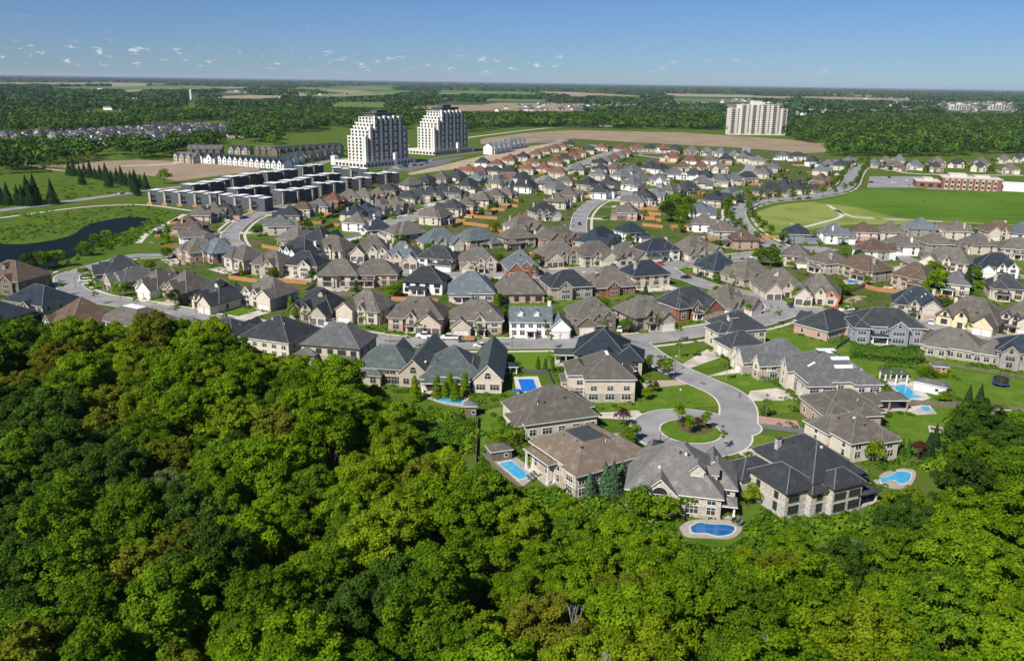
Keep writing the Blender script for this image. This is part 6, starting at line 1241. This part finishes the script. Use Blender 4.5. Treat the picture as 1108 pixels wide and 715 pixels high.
def car(px,py,kind,col,label,yaw=None,street=None,z=.14,name=None):
    x,y=P(px,py); 
    if yaw is None:
        k=min(SPT,key=lambda k:nearest(SPT[k],x,y)[0]); p=SPT[k]; j=min(range(len(p)-1),key=lambda i:np.hypot(*(p[i]-(x,y)))); t=p[j+1]-p[j]; yaw=math.degrees(math.atan2(t[1],t[0]))
    r=root(name or {'suv':'parked_suv','sedan':'parked_car','pickup':'pickup_truck'}[kind],(x,y,z),R(yaw),label,'car' if kind!='pickup' else 'pickup truck','parked cars in the neighbourhood'); me,cm,rm,bed,hm,w_,l_=carmesh(kind,col)
    link('body',me,r); link('cabin_glass',cm,r); link('roof_panel',rm,r)
    if bed: link('truck_bed',bed,r)
    for sx in (-1,1):
        for sy in (-1,1): link('wheel',WHEELM,r,(sx*l_*.64,sy*(w_-.08),.34))
        link('headlight',hm,r,(-l_-.02,sx*.62,.72))
    return r
car(460,365.6,'pickup','white','white pickup truck half hidden by a steep roof, left of the other white pickup'); car(486.5,367.5,'pickup','white','white pickup truck parked just left of the brown trailer')
def trailer():
    x,y=P(506.5,369.5); r=root('utility_trailer',(x,y,.14),R(-1),'brown open utility trailer parked behind the white pickup','trailer'); b=MB(); b.box(-2,2,-.9,.9,.55,.7); b.obj('bed',[GREYW],r); b=MB()
    for s in (-1,1): b.box(-2,2,s*.9-.04,s*.9+.04,.7,1.5); b.box(s*1.96-.04,s*1.96+.04,-.86,.86,.7,1.5)
    b.obj('side_boards',[CEDAR],r)
    for sx in (-.4,.4):
        for sy in (-1,1): link('wheel',WHEELM,r,(sx*1.2,sy*.95,.34))
    b=MB(); b.tube((-2,0,.5),(-3.2,0,.5),.06,.06,6); b.obj('tow_bar',[METAL],r)
trailer()
for a in ((520,376,'sedan','white','white car tucked beside the long gable roof on the street',None),(357,351,'suv','white','white car on the cobbled drive beside the arched cream house',60),(604,360.5,'sedan','black','black open-topped car on the white colonial house drive',100),(651,357,'suv','black','dark car in front of the brown stone house garage',95),(670.5,358.5,'sedan','white','small white car at the drive right of the brown stone house',80),
 (789,338.5,'suv','white','white car on the tan drive beside the navy corner roof',150),(855,332,'sedan','navy','dark blue car driving at the street junction',None),(122,311.5,'sedan','blue','blue car on the pink brick house drive',10),(131.5,313.5,'sedan','black','black car beside the blue car on the drive',10),(712.5,483.5,'sedan','black','black car parked by the roundabout behind the grey shingled roof',-50),
 (742,301.5,'sedan','black','dark car on the side drive behind the brick and charcoal house',10),(759,298.5,'suv','navy','dark blue car by the cream and navy gabled house',30),(837,267.5,'sedan','black','dark car at the east junction of the collector road',None),(912,265,'sedan','black','black car on the court beside the cream twin-gabled house',20),(816,280,'sedan','white','white car on the middle street east of the navy gabled house',None),(455,235,'sedan','black','black car on the diagonal street',None),(627,243.5,'sedan','black','dark car near the bottom of the central bend',None),(668,213,'suv','blue','blue car near the top of the central bend',None),
 (794,227.8,'sedan','black','dark car on the collector road curve, upper',None),(794,247,'sedan','grey','grey car on the collector road curve, lower',60),(823,216,'suv','white','white van-like car at the collector road bend',None),(904.6,207.5,'sedan','black','black car on the collector road near the young trees',None),(874,215.3,'sedan','black','black car on the collector road, third from the meadow corner',None),(864,216.5,'suv','grey','grey car on the collector road, left of the black cars',None),(942,198,'sedan','black','black car at the left side of the school lot',5),(131.5,210.5,'suv','silver','silver car on the west road below the spruces',None),
 (962,193,'suv','navy','navy car at the top of the school lot',80),(967,198.5,'suv','white','white car in the middle of the school lot',5),(984,202,'suv','silver','silver car at the right of the school lot',80),(980,196,'sedan','white','white car at the upper right of the school lot',80),(357,150,'sedan','white','',0)):
    if a[4]: car(a[0],a[1],a[2],a[3],a[4],a[5])
car(916,337,'pickup','white','white work truck under the orange crane boom at the vacant lot',20,name='work_truck')
rg=random.Random(8)
for (x,y,yaw,lab) in DRV:
    u=Q(x,y); cn=rg.choice(('black','white','silver','grey','navy','red','black')); kn=rg.choice(('sedan','suv'))
    r=car(u[0],u[1],kn,cn,cn+(' car' if kn=='sedan' else ' van')+' by the '+lab.split(', ',1)[1].replace(' from left in the ',' house of the '),math.degrees(yaw)+90,z=.1)
rg=random.Random(3)
for i in range(22):
    t=i/21; px=412+52*t+rg.uniform(-2,2); py=186.3-11*t+rg.uniform(-1.8,1.8); r=car(px,py,rg.choice(('sedan','suv')),rg.choice(('black','grey','white','silver','black')),'parked car in the lot at the foot of the towers',rg.uniform(20,35),z=.08); r['group']='cars in the tower parking lot'
def crane():
    x,y=P(903,336); r=root('truck_crane',(x,y,0),0,'orange articulated crane arm raised beside the white work truck','crane'); om=mat('crane_orange',(.65,.09,.015)); b=MB(); b.box(-1,1,-.8,.8,.2,1.2); b.obj('crane_base',[om],r)
    for n,a,c in (('lower_boom',(0,0,1.2),(1.6,0,4.8)),('upper_boom',(1.6,0,4.8),(-2.6,0,6.6)),('jib',(-2.6,0,6.6),(-3.6,0,5.6))): b=MB(); b.tube(a,c,.32,.25,6); b.obj(n,[om],r)
crane()
# ------------------------------------------------------------------ street lamps
LAMPC=[]
b=MB(); b.tube((0,0,0),(0,0,4.6),.09,.07,8); LP_=b.mesh('pole',[METAL]); b=MB(); b.tube((0,0,4.55),(0,0,4.95),.16,.30,8); b.tube((0,0,4.95),(0,0,5.15),.30,.08,8); LH_=b.mesh('lamp_head',[WALK]); b=MB(); b.tube((0,0,0),(0,0,.5),.17,.13,8); LB_=b.mesh('base',[METAL])
def lamp(px,py,lab):
    x,y=P(px,py); r=root('street_lamp',(x,y,.1),0,lab,'street lamp','street lamps'); link('pole',LP_,r); link('lamp_head',LH_,r); link('base',LB_,r)
for a,c,l in ((735,441,'street lamp on the lawn above the roundabout'),(730.5,403,'street lamp on the court road beside the round verge trees'),(554,377,'street lamp on the verge left of the striped lawn'),(714,481,'street lamp at the lower left of the roundabout'),(212,340,'street lamp in front of the charcoal cream-gabled house'),(131,323,'street lamp at the drive of the white-walled taupe house'),(82,312,'street lamp inside the street bend near the pond'),(422.5,371,'street lamp behind the forest-side roofs'),(875,331,'street lamp by the vacant lot corner'),(660,368,'street lamp near the court junction')): lamp(a,c,l)
# ------------------------------------------------------------------ the person on the court road
def person():
    x,y=P(800,430.5); r=None
    J={'pel':(0,0,.92),'ch':(0,.02,1.28),'nk':(0,.02,1.47),'hd':(0,-.01,1.60),'tp':(0,-.01,1.72),'lh':(-.1,0,.86),'lk':(-.11,-.12,.48),'lf':(-.11,-.02,.07),'lt':(-.11,-.2,.04),'rh':(.1,0,.86),'rk':(.11,.06,.48),'rf':(.11,.22,.09),'rt':(.11,.06,.04),
     'ls':(-.18,.02,1.40),'le':(-.24,.08,1.13),'lw':(-.22,-.08,.92),'lz':(-.22,-.14,.84),'rs':(.18,.02,1.40),'re':(.24,-.02,1.13),'rw':(.23,-.2,.95),'rz':(.22,-.26,.88)}
    rad={'pel':.15,'ch':.165,'nk':.06,'hd':.10,'tp':.075,'lh':.1,'rh':.1,'lk':.065,'rk':.065,'lf':.045,'rf':.045,'lt':.04,'rt':.04,'ls':.065,'rs':.065,'le':.045,'re':.045,'lw':.032,'rw':.032,'lz':.035,'rz':.035}
    E_=[('pel','ch'),('ch','nk'),('nk','hd'),('hd','tp'),('pel','lh'),('lh','lk'),('lk','lf'),('lf','lt'),('pel','rh'),('rh','rk'),('rk','rf'),('rf','rt'),('ch','ls'),('ls','le'),('le','lw'),('lw','lz'),('ch','rs'),('rs','re'),('re','rw'),('rw','rz')]
    ks=list(J); me=bpy.data.meshes.new('person'); me.from_pydata([J[k] for k in ks],[(ks.index(a),ks.index(b_)) for a,b_ in E_],[])
    o=link('person',me,None,(x,y,.13),R(20)); m=o.modifiers.new('s','SKIN'); 
    for i,k in enumerate(ks): v=me.skin_vertices[0].data[i]; v.radius=(rad[k],rad[k]*.85); v.use_root=(k=='pel')
    o.modifiers.new('d','SUBSURF').levels=2; o.modifiers['d'].render_levels=2
    sk=bpy.data.materials.new('clothed_figure'); sk.use_nodes=True; t=sk.node_tree; c=N(t,'ShaderNodeTexCoord'); s=N(t,'ShaderNodeSeparateXYZ'); t.links.new(c.outputs['Object'],s.inputs[0]); rr=N(t,'ShaderNodeValToRGB'); rr.color_ramp.interpolation='CONSTANT'
    mm=N(t,'ShaderNodeMath',operation='DIVIDE'); mm.inputs[1].default_value=2.; t.links.new(s.outputs['Z'],mm.inputs[0]); t.links.new(mm.outputs[0],rr.inputs[0]); e=rr.color_ramp.elements; e[0].color=(.02,.02,.025,1); e[0].position=0; e[1].position=.44; e[1].color=(.55,.03,.06,1); q=e.new(.735); q.color=(.5,.3,.22,1); q=e.new(.83); q.color=(.03,.02,.015,1)
    t.links.new(rr.outputs[0],t.nodes['Principled BSDF'].inputs['Base Color']); me.materials.append(sk); tag(o,'person in a red top and dark trousers walking on the court road','person')
person()
# ------------------------------------------------------------------ air
HZ=2.5e-5
if HZ>0:
    b=MB(); b.box(-44000,44000,-44000,44000,-1.4,135); m=bpy.data.materials.new('haze_air'); m.use_nodes=True; t=m.node_tree; t.nodes.clear(); v=N(t,'ShaderNodeVolumePrincipled'); v.inputs['Color'].default_value=(.62,.76,.95,1); v.inputs['Density'].default_value=HZ; v.inputs['Anisotropy'].default_value=.0
    oo=N(t,'ShaderNodeOutputMaterial'); t.links.new(v.outputs[0],oo.inputs['Volume']); o=b.obj('haze',[m]); o['kind']='stuff'; sc.cycles.volume_step_rate=1
